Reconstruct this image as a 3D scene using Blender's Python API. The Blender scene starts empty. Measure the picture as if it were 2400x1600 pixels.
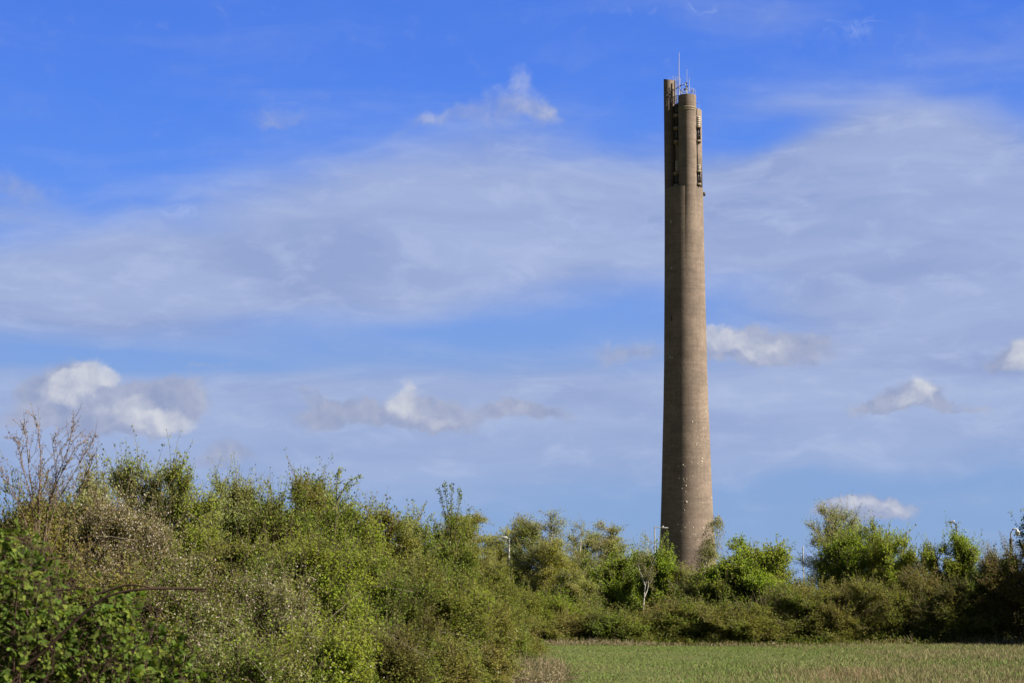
import bpy, math, random
import numpy as np
from mathutils import Vector

S = bpy.context.scene
C = S.collection

# ------------------------------------------------------------------ camera
F = 5000.0                       # focal length in photo pixels (2400 wide)
EYE = 1.7
TH = math.atan(600.0 / F)        # pitch: horizon at row 1400 of 1600
cam = bpy.data.cameras.new('camera')
cam.sensor_width = 36.0
cam.lens = 36.0 * F / 2400.0
cam.clip_start = 0.5
cam.clip_end = 20000
cam.dof.use_dof = True
cam.dof.focus_distance = 160
cam.dof.aperture_fstop = 9
co = bpy.data.objects.new('camera', cam)
C.objects.link(co)
co.location = (0, 0, EYE)
co.rotation_euler = (math.pi / 2 + TH, 0, 0)
S.camera = co

def P(px, py, D):
    """world point at horizontal distance D seen at photo pixel px,py"""
    a = (px - 1200) / F
    b = -(py - 800) / F
    y = math.cos(TH) - b * math.sin(TH)
    z = math.sin(TH) + b * math.cos(TH)
    return Vector((a / y * D, D, EYE + z / y * D))

# ------------------------------------------------------------------ colour management
EXPO = 1.6
S.view_settings.view_transform = 'Standard'
S.view_settings.look = 'None'
S.view_settings.exposure = EXPO
S.view_settings.gamma = 1.0

# ------------------------------------------------------------------ sun
SUN_AZ = math.radians(75.5)        # to the right of straight-behind-the-camera
SUN_EL = math.radians(40)
sd = Vector((math.sin(SUN_AZ) * math.cos(SUN_EL), -math.cos(SUN_AZ) * math.cos(SUN_EL), math.sin(SUN_EL)))
sl = bpy.data.lights.new('sun', 'SUN')
sl.energy = 5.0
sl.angle = math.radians(0.6)
sl.color = (1.0, 0.90, 0.74)
so = bpy.data.objects.new('sun', sl)
C.objects.link(so)
so.rotation_euler = (-sd).to_track_quat('-Z', 'Y').to_euler()

# ------------------------------------------------------------------ node helpers
def lin(r, g, b):
    def c(v):
        v /= 255.0
        return v / 12.92 if v <= 0.04045 else ((v + 0.055) / 1.055) ** 2.4
    return (c(r), c(g), c(b), 1.0)

class NT:
    def __init__(s, tree):
        s.t = tree; s.n = tree.nodes; s.l = tree.links
    def link(s, a, b): s.l.new(a, b)
    def put(s, inp, v):
        if isinstance(v, bpy.types.NodeSocket): s.l.new(v, inp)
        else: inp.default_value = v
    def math(s, op, a, b=None, c=None, clamp=False):
        n = s.n.new('ShaderNodeMath'); n.operation = op; n.use_clamp = clamp
        s.put(n.inputs[0], a)
        if b is not None: s.put(n.inputs[1], b)
        if c is not None: s.put(n.inputs[2], c)
        return n.outputs[0]
    def vmath(s, op, a, b=None):
        n = s.n.new('ShaderNodeVectorMath'); n.operation = op
        s.put(n.inputs[0], a)
        if b is not None: s.put(n.inputs[1], b)
        return n.outputs['Value'] if op in ('LENGTH', 'DISTANCE', 'DOT_PRODUCT') else n.outputs['Vector']
    def noise(s, vec, scale, detail=4, rough=0.5, dist=0.0, out='Fac'):
        n = s.n.new('ShaderNodeTexNoise')
        s.put(n.inputs['Vector'], vec)
        n.inputs['Scale'].default_value = scale
        n.inputs['Detail'].default_value = detail
        n.inputs['Roughness'].default_value = rough
        n.inputs['Distortion'].default_value = dist
        return n.outputs[out]
    def mapping(s, vec, loc=(0, 0, 0), rot=(0, 0, 0), sc=(1, 1, 1), typ='POINT'):
        n = s.n.new('ShaderNodeMapping'); n.vector_type = typ
        s.put(n.inputs['Vector'], vec)
        n.inputs['Location'].default_value = loc
        n.inputs['Rotation'].default_value = rot
        n.inputs['Scale'].default_value = sc
        return n.outputs[0]
    def rng(s, v, a, b, c=0.0, d=1.0, smooth=False):
        n = s.n.new('ShaderNodeMapRange')
        n.interpolation_type = 'SMOOTHSTEP' if smooth else 'LINEAR'
        s.put(n.inputs['Value'], v)
        for k, x in zip(('From Min', 'From Max', 'To Min', 'To Max'), (a, b, c, d)):
            s.put(n.inputs[k], x)
        return n.outputs['Result']
    def ramp(s, v, stops):
        n = s.n.new('ShaderNodeValToRGB')
        s.put(n.inputs[0], v)
        e = n.color_ramp.elements
        while len(e) < len(stops): e.new(0.5)
        for i, (p, col) in enumerate(stops):
            e[i].position = p
            e[i].color = col if len(col) == 4 else (*col, 1)
        return n.outputs[0]
    def mix(s, f, a, b, blend='MIX'):
        n = s.n.new('ShaderNodeMix'); n.data_type = 'RGBA'; n.blend_type = blend
        s.put(n.inputs[0], f); s.put(n.inputs[6], a); s.put(n.inputs[7], b)
        return n.outputs[2]

# ------------------------------------------------------------------ world: sky and clouds, laid out by compass direction and elevation
W = bpy.data.worlds.new('World')
S.world = W
W.use_nodes = True
W.node_tree.nodes.clear()
w = NT(W.node_tree)
tc = w.n.new('ShaderNodeTexCoord')
sep = w.n.new('ShaderNodeSeparateXYZ')
w.link(tc.outputs['Generated'], sep.inputs[0])
az = w.math('ARCTAN2', sep.outputs[0], sep.outputs[1])
el = w.math('ARCSINE', sep.outputs[2])
comb = w.n.new('ShaderNodeCombineXYZ')
w.put(comb.inputs[0], w.math('MULTIPLY', az, F / 100.0))     # 1 unit = 100 photo pixels = 1.146 degrees
w.put(comb.inputs[1], w.math('MULTIPLY', el, F / 100.0))
uv = comb.outputs[0]
elev = w.math('MULTIPLY', el, F / 100.0)

def sky_uv(px, py):
    p = P(px, py, 1000.0) - Vector((0, 0, EYE))
    p.normalize()
    return math.atan2(p.x, p.y) * F / 100.0, math.asin(p.z) * F / 100.0

def warp(amount, scale, detail=4, vec=uv, stretch=(1, 1, 1)):
    nz = w.n.new('ShaderNodeTexNoise')
    w.put(nz.inputs['Vector'], w.mapping(vec, sc=stretch))
    nz.inputs['Scale'].default_value = scale
    nz.inputs['Detail'].default_value = detail
    nz.inputs['Roughness'].default_value = 0.55
    o = w.vmath('SUBTRACT', nz.outputs['Color'], (0.5, 0.5, 0.5))
    n = w.n.new('ShaderNodeVectorMath'); n.operation = 'SCALE'
    w.put(n.inputs[0], o); n.inputs['Scale'].default_value = amount
    return w.vmath('ADD', vec, n.outputs[0])

def blob(vec, px, py, rx, ry, rot=0.0, amp=1.0, inner=0.0):
    cx, cy = sky_uv(px, py)
    m = w.mapping(vec, loc=(cx, cy, 0), rot=(0, 0, math.radians(rot)), sc=(rx / 100.0, ry / 100.0, 1.0), typ='TEXTURE')
    ln = w.vmath('LENGTH', m)
    return w.rng(ln, 1.0, inner, 0.0, amp, smooth=True)

def total(vals):
    t = vals[0]
    for v in vals[1:]: t = w.math('ADD', t, v)
    return t
def union(vals):
    t = w.math('SUBTRACT', 1.0, vals[0])
    for v in vals[1:]: t = w.math('MULTIPLY', t, w.math('SUBTRACT', 1.0, v))
    return w.math('SUBTRACT', 1.0, t)

# clear sky: saturated low-elevation blue over the camera's range, Nishita for the rest of the dome
nish = w.n.new('ShaderNodeTexSky')
nish.sky_type = 'NISHITA'; nish.sun_disc = False
nish.sun_elevation = SUN_EL
nish.sun_rotation = math.pi - SUN_AZ
nish.air_density = 1.0; nish.dust_density = 0.6; nish.ozone_density = 2.0
nsk = w.mix(1.0, nish.outputs[0], (0.060, 0.060, 0.060, 1), 'MULTIPLY')
clear = w.ramp(w.rng(elev, -1.0, 16.0), [
    (0.00, lin(140, 168, 206)), (0.16, lin(135, 168, 214)), (0.36, lin(131, 166, 222)),
    (0.60, lin(94, 146, 241)), (0.80, lin(80, 130, 233)), (1.00, lin(74, 121, 224))])
sky = w.mix(w.rng(elev, 17.0, 45.0, smooth=True), clear, nsk)

# veil of thin stratus
aside = w.rng(w.math('ABSOLUTE', az), 0.28, 0.75, 0.0, 1.0, smooth=True)
sky = w.mix(aside, sky, nsk)
wv = warp(2.2, 0.16, 3, stretch=(0.55, 1.5, 1))
veil_blobs = [
    # px, py, rx, ry, rot, amp, inner
    (1250, 530, 1100, 250, 5, 1.10, 0.1),
    (300, 675, 1000, 190, 3, 1.05, 0.1),
    (2200, 560, 850, 480, -14, 1.15, 0.15),
    (2150, 310, 520, 170, -14, 0.35, 0.0),
    (1150, 330, 420, 120, 10, 0.40, 0.0),
    (30, 470, 230, 75, -12, 0.40, 0.0),
    (2350, 90, 420, 130, -10, 0.30, 0.0),
    (1700, 35, 500, 50, -4, 0.30, 0.0),
    (600, 1020, 1400, 210, 0, 0.90, 0.2),
    (1900, 960, 1100, 230, 0, 0.85, 0.2),
    (650, 470, 650, 130, 6, 0.35, 0.0),
]
veil_holes = [
    (1210, 765, 480, 70, 2, 0.45, 0.0),
    (250, 862, 620, 42, 2, 0.80, 0.0),
    (1760, 310, 330, 70, 14, 0.45, 0.0),
    (2050, 1120, 560, 38, 1, 0.45, 0.0),
]
vp = total([blob(wv, *b) for b in veil_blobs])
vn = total([blob(wv, *b) for b in veil_holes])
streak = w.noise(w.mapping(wv, rot=(0, 0, math.radians(-6)), sc=(0.18, 0.9, 1)), 0.8, 6, 0.55, 0.6)
soft = w.noise(wv, 0.22, 5, 0.5)
fine = w.noise(w.mapping(wv, sc=(0.5, 1.3, 1)), 1.3, 7, 0.6, 0.3)
vd = w.math('SUBTRACT', vp, vn)
vd = w.math('ADD', vd, w.math('MULTIPLY', w.math('SUBTRACT', streak, 0.5), 0.62))
vd = w.math('ADD', vd, w.math('MULTIPLY', w.math('SUBTRACT', soft, 0.5), 0.40))
vd = w.math('ADD', vd, w.math('MULTIPLY', w.math('SUBTRACT', fine, 0.5), 0.28))
vd = w.rng(w.math('ADD', vd, w.rng(elev, 12.0, 5.5, 0.0, 0.24)), -0.10, 1.0, 0.0, 0.93, smooth=True)
veilcol = w.mix(w.rng(streak, 0.35, 0.68), lin(150, 167, 209), lin(171, 186, 222))
veilcol = w.mix(w.rng(elev, 5.5, 1.0, 0.0, 0.75), veilcol, lin(152, 176, 217))
# beyond the photographed part of the sky, a loose scatter of the same veil
far = w.rng(w.math('ABSOLUTE', w.math('MULTIPLY', az, F / 100.0)), 13.5, 22.0, 0.0, 1.0, smooth=True)
farup = w.rng(elev, 16.0, 24.0, 0.0, 1.0, smooth=True)
outside = w.math('MAXIMUM', far, farup)
wild = w.rng(w.noise(tc.outputs['Generated'], 2.2, 6, 0.55, 0.4), 0.52, 0.72, 0.0, 0.35, smooth=True)
vd = w.math('ADD', w.math('MULTIPLY', vd, w.math('SUBTRACT', 1.0, outside)), w.math('MULTIPLY', wild, outside))
veilcol = w.mix(w.rng(fine, 0.46, 0.72, 0.0, 0.45, smooth=True), veilcol, lin(186, 199, 230))
sky = w.mix(vd, sky, veilcol)

# wisps
wisp = w.rng(w.noise(w.mapping(warp(2.5, 0.5, 3), rot=(0, 0, math.radians(-10)), sc=(0.22, 1.5, 1)), 1.0, 8, 0.62, 1.2), 0.52, 0.76, 0, 1, smooth=True)
wm = union([blob(uv, 1830, 45, 330, 45, -10, 0.55), blob(uv, 560, 490, 330, 28, 4, 0.8), blob(uv, 1350, 530, 420, 90, 8, 0.45),
            blob(uv, 980, 540, 330, 50, 6, 0.35), blob(uv, 1500, 20, 380, 30, 2, 0.4), blob(uv, 2040, 60, 90, 50, 40, 0.5),
            blob(uv, 2120, 120, 200, 60, -30, 0.3)])
sky = w.mix(w.math('MULTIPLY', wisp, wm), sky, lin(182, 200, 242))

# cumulus
wc = warp(0.95, 0.95, 7)
wc = warp(0.28, 4.0, 5, vec=wc)
wb = warp(0.35, 1.1, 3)
grey = [
    (250, 955, 265, 75, 0, 0.95, 0.45), (140, 900, 130, 75, 15, 0.85, 0.4), (400, 930, 130, 70, -8, 0.8, 0.4), (60, 985, 90, 40, 0, 0.6, 0.2),
    (250, 985, 230, 45, -4, 0.8, 0.4),
    (530, 1060, 85, 48, 5, 0.62, 0.2), (470, 1085, 80, 25, 0, 0.4, 0.0), 
    (790, 965, 140, 42, 3, 0.80, 0.3), (960, 965, 190, 48, 0, 0.90, 0.4), (1010, 985, 170, 34, 0, 0.8, 0.3), (1220, 965, 170, 36, 0, 0.75, 0.3),
    (740, 930, 70, 30, -20, 0.5, 0.1),
    (1470, 825, 120, 44, 0, 0.52, 0.1),
    (1760, 810, 140, 60, 0, 0.85, 0.35), (1880, 818, 120, 52, -5, 0.62, 0.2), (1660, 815, 80, 48, 0, 0.8, 0.3),
    (2130, 930, 110, 50, 4, 0.90, 0.35), (2060, 952, 90, 28, 0, 0.85, 0.3), (2210, 948, 80, 26, 0, 0.75, 0.2), (2275, 957, 50, 12, 0, 0.5, 0.1),
    (2370, 850, 75, 52, 10, 0.75, 0.3), (2330, 865, 60, 30, 0, 0.5, 0.1),
    (2030, 1192, 150, 40, 0, 0.85, 0.4), (1960, 1190, 80, 30, 0, 0.7, 0.2),
    (1190, 250, 150, 62, -6, 0.36, 0.0), (1050, 265, 150, 40, 14, 0.30, 0.0), (1270, 270, 80, 55, -30, 0.36, 0.0), (960, 300, 80, 25, 30, 0.2, 0.0),
    (490, 858, 90, 14, 0, 0.35, 0.0), (40, 445, 150, 50, -12, 0.30, 0.0), (640, 275, 120, 28, 0, 0.3, 0.0),
]
white = [
    (180, 895, 115, 62, 25, 1.0, 0.35), (240, 880, 70, 42, -8, 1.0, 0.35), (130, 905, 60, 60, 60, 0.6, 0.1),
    (370, 985, 125, 42, -4, 0.95, 0.25), (300, 965, 160, 30, 0, 0.45, 0.0), (330, 935, 90, 30, 10, 0.45, 0.0), 
    (945, 940, 75, 52, 0, 0.9, 0.2), (960, 905, 26, 30, 10, 0.6, 0.1), (1010, 980, 120, 28, 0, 0.45, 0.0), (1210, 965, 60, 24, 0, 0.35, 0.0),
    (1715, 800, 85, 44, -6, 0.95, 0.2), (1790, 820, 80, 34, -4, 0.65, 0.1), (1660, 790, 40, 26, 0, 0.7, 0.2), (1430, 800, 45, 24, 0, 0.3, 0.0),
    (2155, 915, 52, 48, 10, 0.95, 0.25), (2120, 940, 60, 30, 0, 0.65, 0.1),
    (2385, 835, 45, 42, 10, 0.85, 0.2), (2370, 870, 40, 26, 0, 0.45, 0.0),
    (2070, 1182, 90, 24, -4, 0.70, 0.1), (1985, 1182, 55, 24, 0, 0.7, 0.1),
    (1215, 190, 55, 62, 30, 0.40, 0.0), (1250, 240, 80, 60, -40, 0.34, 0.0), (1295, 280, 55, 34, -40, 0.36, 0.0), (1160, 215, 80, 30, 10, 0.34, 0.0),
    (1000, 272, 100, 26, 20, 0.25, 0.0),
]
ga = union([blob(wc, *b) for b in grey])
wa = union([blob(wc, px, py, rx, ry, r, a, i) for (px, py, rx, ry, r, a, i) in white])
puff = w.noise(wb, 1.5, 6, 0.55, 0.3)
puff2 = w.noise(wc, 0.9, 5, 0.5)
puff_s = w.noise(w.vmath('ADD', wb, (0.16, 0.20, 0.0)), 1.5, 6, 0.55, 0.3)
relief = w.rng(w.math('SUBTRACT', puff, puff_s), -0.17, 0.19)
ga = w.rng(w.math('ADD', ga, w.math('MULTIPLY', w.math('SUBTRACT', puff, 0.5), 0.45)), 0.0, 0.72, 0.0, 0.94, smooth=True)
ga = w.math('MULTIPLY', ga, w.math('SUBTRACT', 1.0, outside))
gcol = w.mix(w.math('MULTIPLY_ADD', relief, 0.5, w.rng(puff2, 0.30, 0.75, 0.0, 0.4)), lin(144, 157, 194), lin(182, 189, 210))
sky = w.mix(ga, sky, gcol)
wa = w.rng(w.math('ADD', wa, w.math('MULTIPLY', w.math('SUBTRACT', puff, 0.5), 0.55)), 0.04, 0.95, 0.0, 0.85, smooth=True)
wa = w.math('MULTIPLY', wa, w.math('SUBTRACT', 1.0, outside))
sky = w.mix(wa, sky, w.mix(relief, lin(182, 189, 210), lin(214, 217, 225)))

bg = w.n.new('ShaderNodeBackground')
w.put(bg.inputs[0], sky)
bg.inputs[1].default_value = 2.0 ** -EXPO     # colours above are the sky as exposed
wo = w.n.new('ShaderNodeOutputWorld')
w.link(bg.outputs[0], wo.inputs[0])
W.cycles.sampling_method = 'MANUAL'
W.cycles.sample_map_resolution = 512
S.cycles.max_bounces = 5
S.cycles.diffuse_bounces = 3
S.cycles.transmission_bounces = 3
S.cycles.transparent_max_bounces = 4
S.cycles.caustics_reflective = False
S.cycles.caustics_refractive = False

# ------------------------------------------------------------------ materials
def mat(name):
    m = bpy.data.materials.new(name)
    m.use_nodes = True
    m.node_tree.nodes.clear()
    return m, NT(m.node_tree)

def out(t, sh, bump=None):
    o = t.n.new('ShaderNodeOutputMaterial')
    t.link(sh, o.inputs[0])

def principled(t, col, rough=0.8, metal=0.0, spec=0.3, normal=None):
    b = t.n.new('ShaderNodeBsdfPrincipled')
    t.put(b.inputs['Base Color'], col)
    t.put(b.inputs['Roughness'], rough)
    b.inputs['Metallic'].default_value = metal
    b.inputs['Specular IOR Level'].default_value = spec
    if normal is not None: t.put(b.inputs['Normal'], normal)
    return b.outputs[0]

def bump(t, h, strength, dist):
    n = t.n.new('ShaderNodeBump')
    n.inputs['Strength'].default_value = strength
    n.inputs['Distance'].default_value = dist
    t.put(n.inputs['Height'], h)
    return n.outputs[0]

def plain(name, col, rough=0.6, metal=0.0, var=0.15, scale=3.0):
    m, t = mat(name)
    g = t.n.new('ShaderNodeNewGeometry')
    n = t.noise(g.outputs['Position'], scale, 5, 0.6)
    c = t.mix(t.rng(n, 0.3, 0.7, 0, 1), (col[0] * (1 - var), col[1] * (1 - var), col[2] * (1 - var), 1), (min(1, col[0] * (1 + var)), min(1, col[1] * (1 + var)), min(1, col[2] * (1 + var)), 1))
    out(t, principled(t, c, rough, metal))
    return m

LEAFGAIN = 1.08
def leafmat(name, cols, transl=0.35, alt=None, altamt=0.6, scale=1.1, rough=0.5):
    """cols: 4 colours picked per leaf; alt: colour that patches of the crown drift to"""
    m, t = mat(name)
    g = t.n.new('ShaderNodeNewGeometry')
    n = len(cols)
    if not name.startswith('leaf'): cols = [tuple(v * 0.66 for v in q) for q in cols]
    if name.startswith('leaf'): cols = [tuple(v * LEAFGAIN for v in q) for q in cols]; alt = tuple(v * LEAFGAIN for v in alt)
    c = t.ramp(g.outputs['Random Per Island'], [((i + 0.0) / n, col) for i, col in enumerate(cols)])
    if alt is not None:
        nz = t.noise(g.outputs['Position'], scale, 3, 0.6)
        c = t.mix(t.math('MULTIPLY', t.rng(nz, 0.44, 0.62, 0, 1, smooth=True), altamt), c, alt if len(alt) == 4 else (*alt, 1))
    d = principled(t, c, 0.75, 0, 0.08)
    tr = t.n.new('ShaderNodeBsdfTranslucent')
    t.put(tr.inputs[0], t.mix(1.0, c, (1.35, 1.35, 0.8, 1), 'MULTIPLY'))
    mx = t.n.new('ShaderNodeMixShader')
    mx.inputs[0].default_value = min(0.55, transl * 1.4)
    t.link(d, mx.inputs[1]); t.link(tr.outputs[0], mx.inputs[2])
    out(t, mx.outputs[0])
    return m

def barkmat(name, a, b, scale=6.0):
    m, t = mat(name)
    g = t.n.new('ShaderNodeNewGeometry')
    nz = t.noise(t.mapping(g.outputs['Position'], sc=(1, 1, 0.4)), scale, 5, 0.65)
    c = t.mix(t.rng(nz, 0.35, 0.65), (*a, 1), (*b, 1))
    out(t, principled(t, c, 0.85, 0, 0.2))
    return m

M = {}
M['bright'] = leafmat('leaf_bright', [(0.1508, 0.203, 0.0255), (0.1914, 0.2436, 0.0348), (0.2204, 0.261, 0.0441), (0.1218, 0.174, 0.0232)], 0.35, (0.16, 0.17, 0.03), 0.5)
M['maple'] = leafmat('leaf_maple', [(0.116, 0.1798, 0.0209), (0.1566, 0.232, 0.0255), (0.1972, 0.261, 0.0325), (0.087, 0.1392, 0.0162)], 0.38, (0.17, 0.19, 0.025), 0.5)
M['hawthorn'] = leafmat('leaf_hawthorn', [(0.085, 0.13, 0.02), (0.12, 0.17, 0.027), (0.145, 0.19, 0.034), (0.065, 0.095, 0.017)], 0.30, (0.14, 0.135, 0.03), 0.5)
M['olive'] = leafmat('leaf_olive', [(0.115, 0.145, 0.026), (0.145, 0.175, 0.034), (0.09, 0.12, 0.022), (0.15, 0.145, 0.038)], 0.30, (0.15, 0.125, 0.035), 0.45)
M['pale'] = leafmat('leaf_pale', [(0.17, 0.21, 0.07), (0.21, 0.25, 0.10), (0.13, 0.17, 0.05), (0.25, 0.28, 0.14)], 0.35, (0.19, 0.19, 0.07), 0.5)
M['birch'] = leafmat('leaf_birch', [(0.174, 0.2088, 0.0522), (0.2204, 0.2494, 0.0696), (0.1392, 0.174, 0.0406), (0.2436, 0.2552, 0.0928)], 0.38, (0.20, 0.17, 0.045), 0.6)
M['golden'] = leafmat('leaf_golden', [(0.2088, 0.2204, 0.0348), (0.2436, 0.2494, 0.0406), (0.174, 0.1914, 0.0348), (0.2784, 0.2494, 0.0464)], 0.38, (0.15, 0.17, 0.03), 0.5)
M['rust'] = leafmat('leaf_rust', [(0.155, 0.12, 0.045), (0.18, 0.145, 0.055), (0.13, 0.105, 0.035), (0.14, 0.15, 0.035)], 0.25, (0.10, 0.11, 0.025), 0.5)
M['dark'] = leafmat('leaf_dark', [(0.05, 0.075, 0.014), (0.07, 0.10, 0.018), (0.04, 0.058, 0.012), (0.09, 0.10, 0.022)], 0.25, (0.085, 0.065, 0.022), 0.6)  # dark green leaves; also holds shade put into right-hand bushes and undergrowth
M['bramble'] = leafmat('leaf_bramble', [(0.035, 0.068, 0.012), (0.060, 0.105, 0.018), (0.095, 0.150, 0.026), (0.035, 0.050, 0.012), (0.13, 0.16, 0.03), (0.05, 0.085, 0.016)], 0.28, (0.11, 0.125, 0.02), 0.35, 2.5, 0.42)
M['blossom'] = leafmat('blossom', [(0.42, 0.36, 0.28), (0.50, 0.45, 0.37), (0.34, 0.27, 0.20), (0.55, 0.51, 0.45)], 0.25)
M['bud'] = leafmat('bud_scales', [(0.34, 0.22, 0.15), (0.27, 0.17, 0.12), (0.40, 0.30, 0.22), (0.30, 0.24, 0.13)], 0.2)
M['catkin'] = leafmat('catkin', [(0.26, 0.21, 0.13), (0.34, 0.28, 0.18), (0.22, 0.16, 0.10), (0.42, 0.36, 0.27)], 0.2)
M['bark'] = barkmat('bark_brown', (0.06, 0.046, 0.028), (0.12, 0.095, 0.058))
M['barkgrey'] = barkmat('bark_grey', (0.10, 0.088, 0.068), (0.19, 0.165, 0.13))
M['barkred'] = barkmat('bark_reddish', (0.075, 0.042, 0.03), (0.14, 0.09, 0.06))
M['cane'] = barkmat('bramble_cane', (0.022, 0.012, 0.010), (0.055, 0.032, 0.025))
M['barkwhite'] = barkmat('bark_white_birch', (0.36, 0.34, 0.30), (0.50, 0.48, 0.45), 14)
M['straw'] = leafmat('dead_stalks', [(0.42, 0.34, 0.23), (0.32, 0.25, 0.16), (0.50, 0.42, 0.30), (0.14, 0.11, 0.07), (0.12, 0.14, 0.05)], 0.15)

# ------------------------------------------------------------------ numpy mesh building
class MB:
    def __init__(s):
        s.v = []; s.f = []; s.n = 0; s.tri = []
    def quads(s, V, Q):
        s.v.append(V.astype(np.float32)); s.f.append((Q + s.n).astype(np.int32)); s.n += len(V)
    def tris(s, V, T):
        s.v.append(V.astype(np.float32)); s.tri.append((T + s.n).astype(np.int32)); s.n += len(V)
    def mesh(s, name):
        me = bpy.data.meshes.new(name)
        if not s.n: return me
        V = np.concatenate(s.v)
        Q = np.concatenate(s.f) if s.f else np.zeros((0, 4), np.int32)
        T = np.concatenate(s.tri) if s.tri else np.zeros((0, 3), np.int32)
        me.vertices.add(len(V)); me.vertices.foreach_set('co', V.ravel())
        me.loops.add(len(Q) * 4 + len(T) * 3)
        me.loops.foreach_set('vertex_index', np.concatenate([Q.ravel(), T.ravel()]))
        me.polygons.add(len(Q) + len(T))
        ls = np.concatenate([np.arange(len(Q)) * 4, len(Q) * 4 + np.arange(len(T)) * 3]).astype(np.int32)
        me.polygons.foreach_set('loop_start', ls)
        me.update(calc_edges=True)
        me.validate()
        return me
    def build(s, name, material, parent=None, smooth=False):
        me = s.mesh(name)
        me.materials.append(material)
        if smooth: me.polygons.foreach_set('use_smooth', np.ones(len(me.polygons), dtype=bool))
        o = bpy.data.objects.new(name, me)
        C.objects.link(o)
        if parent is not None: o.parent = parent
        return o
    # shapes ---------------------------------------------------------
    def tubes(s, A, B, ra, rb, k=3):
        """k-sided tapered prisms from A[i] to B[i]"""
        A = np.asarray(A, float).reshape(-1, 3); B = np.asarray(B, float).reshape(-1, 3)
        n = len(A)
        if not n: return
        ra = np.broadcast_to(ra, (n,)); rb = np.broadcast_to(rb, (n,))
        d = B - A; d /= np.linalg.norm(d, axis=1, keepdims=True) + 1e-9
        ref = np.where(np.abs(d[:, 2:3]) > 0.9, np.array([[1.0, 0, 0]]), np.array([[0, 0, 1.0]]))
        u = np.cross(d, ref); u /= np.linalg.norm(u, axis=1, keepdims=True) + 1e-9
        v = np.cross(d, u)
        rings = []
        for (Pt, r) in ((A, ra), (B, rb)):
            for j in range(k):
                a = 2 * math.pi * j / k
                rings.append(Pt + (u * math.cos(a) + v * math.sin(a)) * r[:, None])
        V = np.stack(rings, 1).reshape(-1, 3)
        q = np.array([[j, (j + 1) % k, k + (j + 1) % k, k + j] for j in range(k)])
        Q = (np.arange(n)[:, None, None] * 2 * k + q[None]).reshape(-1, 4)
        s.quads(V, Q)
    def path(s, pts, radii, k=8, cap=True):
        pts = [Vector(p) for p in pts]
        rings = []
        for i, p in enumerate(pts):
            d = (pts[min(i + 1, len(pts) - 1)] - pts[max(i - 1, 0)]).normalized()
            ref = Vector((1, 0, 0)) if abs(d.z) > 0.9 else Vector((0, 0, 1))
            u = d.cross(ref).normalized(); v = d.cross(u)
            r = radii[i] if hasattr(radii, '__len__') else radii
            rings.append([p + (u * math.cos(2 * math.pi * j / k) + v * math.sin(2 * math.pi * j / k)) * r for j in range(k)])
        V = np.array([list(q) for r in rings for q in r])
        Q = np.array([[i * k + j, i * k + (j + 1) % k, (i + 1) * k + (j + 1) % k, (i + 1) * k + j] for i in range(len(pts) - 1) for j in range(k)])
        s.quads(V, Q)
        if cap:
            for i, p in ((0, pts[0]), (len(pts) - 1, pts[-1])):
                V = np.array([list(q) for q in rings[i]] + [list(p)])
                s.tris(V, np.array([[j, (j + 1) % k, k] for j in range(k)]))
    def box(s, c, size, rz=0.0):
        cx, cy, cz = c; a, b, h = size[0] / 2, size[1] / 2, size[2] / 2
        V = np.array([[x, y, z] for z in (-h, h) for (x, y) in ((-a, -b), (a, -b), (a, b), (-a, b))], float)
        R = np.array([[math.cos(rz), -math.sin(rz), 0], [math.sin(rz), math.cos(rz), 0], [0, 0, 1]])
        V = V @ R.T + np.array([cx, cy, cz])
        s.quads(V, np.array([[0, 3, 2, 1], [4, 5, 6, 7], [0, 1, 5, 4], [1, 2, 6, 5], [2, 3, 7, 6], [3, 0, 4, 7]]))
    def leaves(s, pos, d, nrm, ln, wd, fold=0.15):
        """rhombus leaves"""
        n = len(pos)
        if not n: return
        d = d / (np.linalg.norm(d, axis=1, keepdims=True) + 1e-9)
        sd_ = np.cross(d, nrm); sd_ /= np.linalg.norm(sd_, axis=1, keepdims=True) + 1e-9
        up = np.cross(sd_, d)
        ln = np.broadcast_to(ln, (n,))[:, None]; wd = np.broadcast_to(wd, (n,))[:, None]
        V = np.stack([pos, pos + d * ln * 0.45 + sd_ * wd * 0.5 + up * ln * fold, pos + d * ln, pos + d * ln * 0.45 - sd_ * wd * 0.5 + up * ln * fold], 1).reshape(-1, 3)
        Q = np.arange(n * 4).reshape(-1, 4)
        s.quads(V, Q)
    def ovate(s, pos, d, nrm, ln, wd, fold=0.12):
        """broad seven-point leaves for the near brambles: two halves folded on the midrib, toothed outline"""
        n = len(pos)
        d = d / (np.linalg.norm(d, axis=1, keepdims=True) + 1e-9)
        sd_ = np.cross(d, nrm); sd_ /= np.linalg.norm(sd_, axis=1, keepdims=True) + 1e-9
        up = np.cross(sd_, d)
        L = np.broadcast_to(ln, (n,))[:, None]; Wd = np.broadcast_to(wd, (n,))[:, None]
        prof = [(0.0, 0.0), (0.12, 0.30), (0.30, 0.47), (0.42, 0.42), (0.55, 0.46), (0.68, 0.32), (0.80, 0.28), (1.0, 0.0)]
        rows = []
        for (t, h) in prof:
            sag = -0.18 * t * t
            rows.append(pos + d * L * t + up * L * sag)
            rows.append(pos + d * L * t + sd_ * Wd * h + up * L * (sag + fold * h * 2))
            rows.append(pos + d * L * t - sd_ * Wd * h + up * L * (sag + fold * h * 2))
        V = np.stack(rows, 1).reshape(-1, 3)
        k = len(prof) * 3
        q = []
        for i in range(len(prof) - 1):
            a, b = i * 3, (i + 1) * 3
            q += [[a, a + 1, b + 1, b], [a, b, b + 2, a + 2]]
        Q = (np.arange(n)[:, None, None] * k + np.array(q)[None]).reshape(-1, 4)
        s.quads(V, Q)

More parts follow.
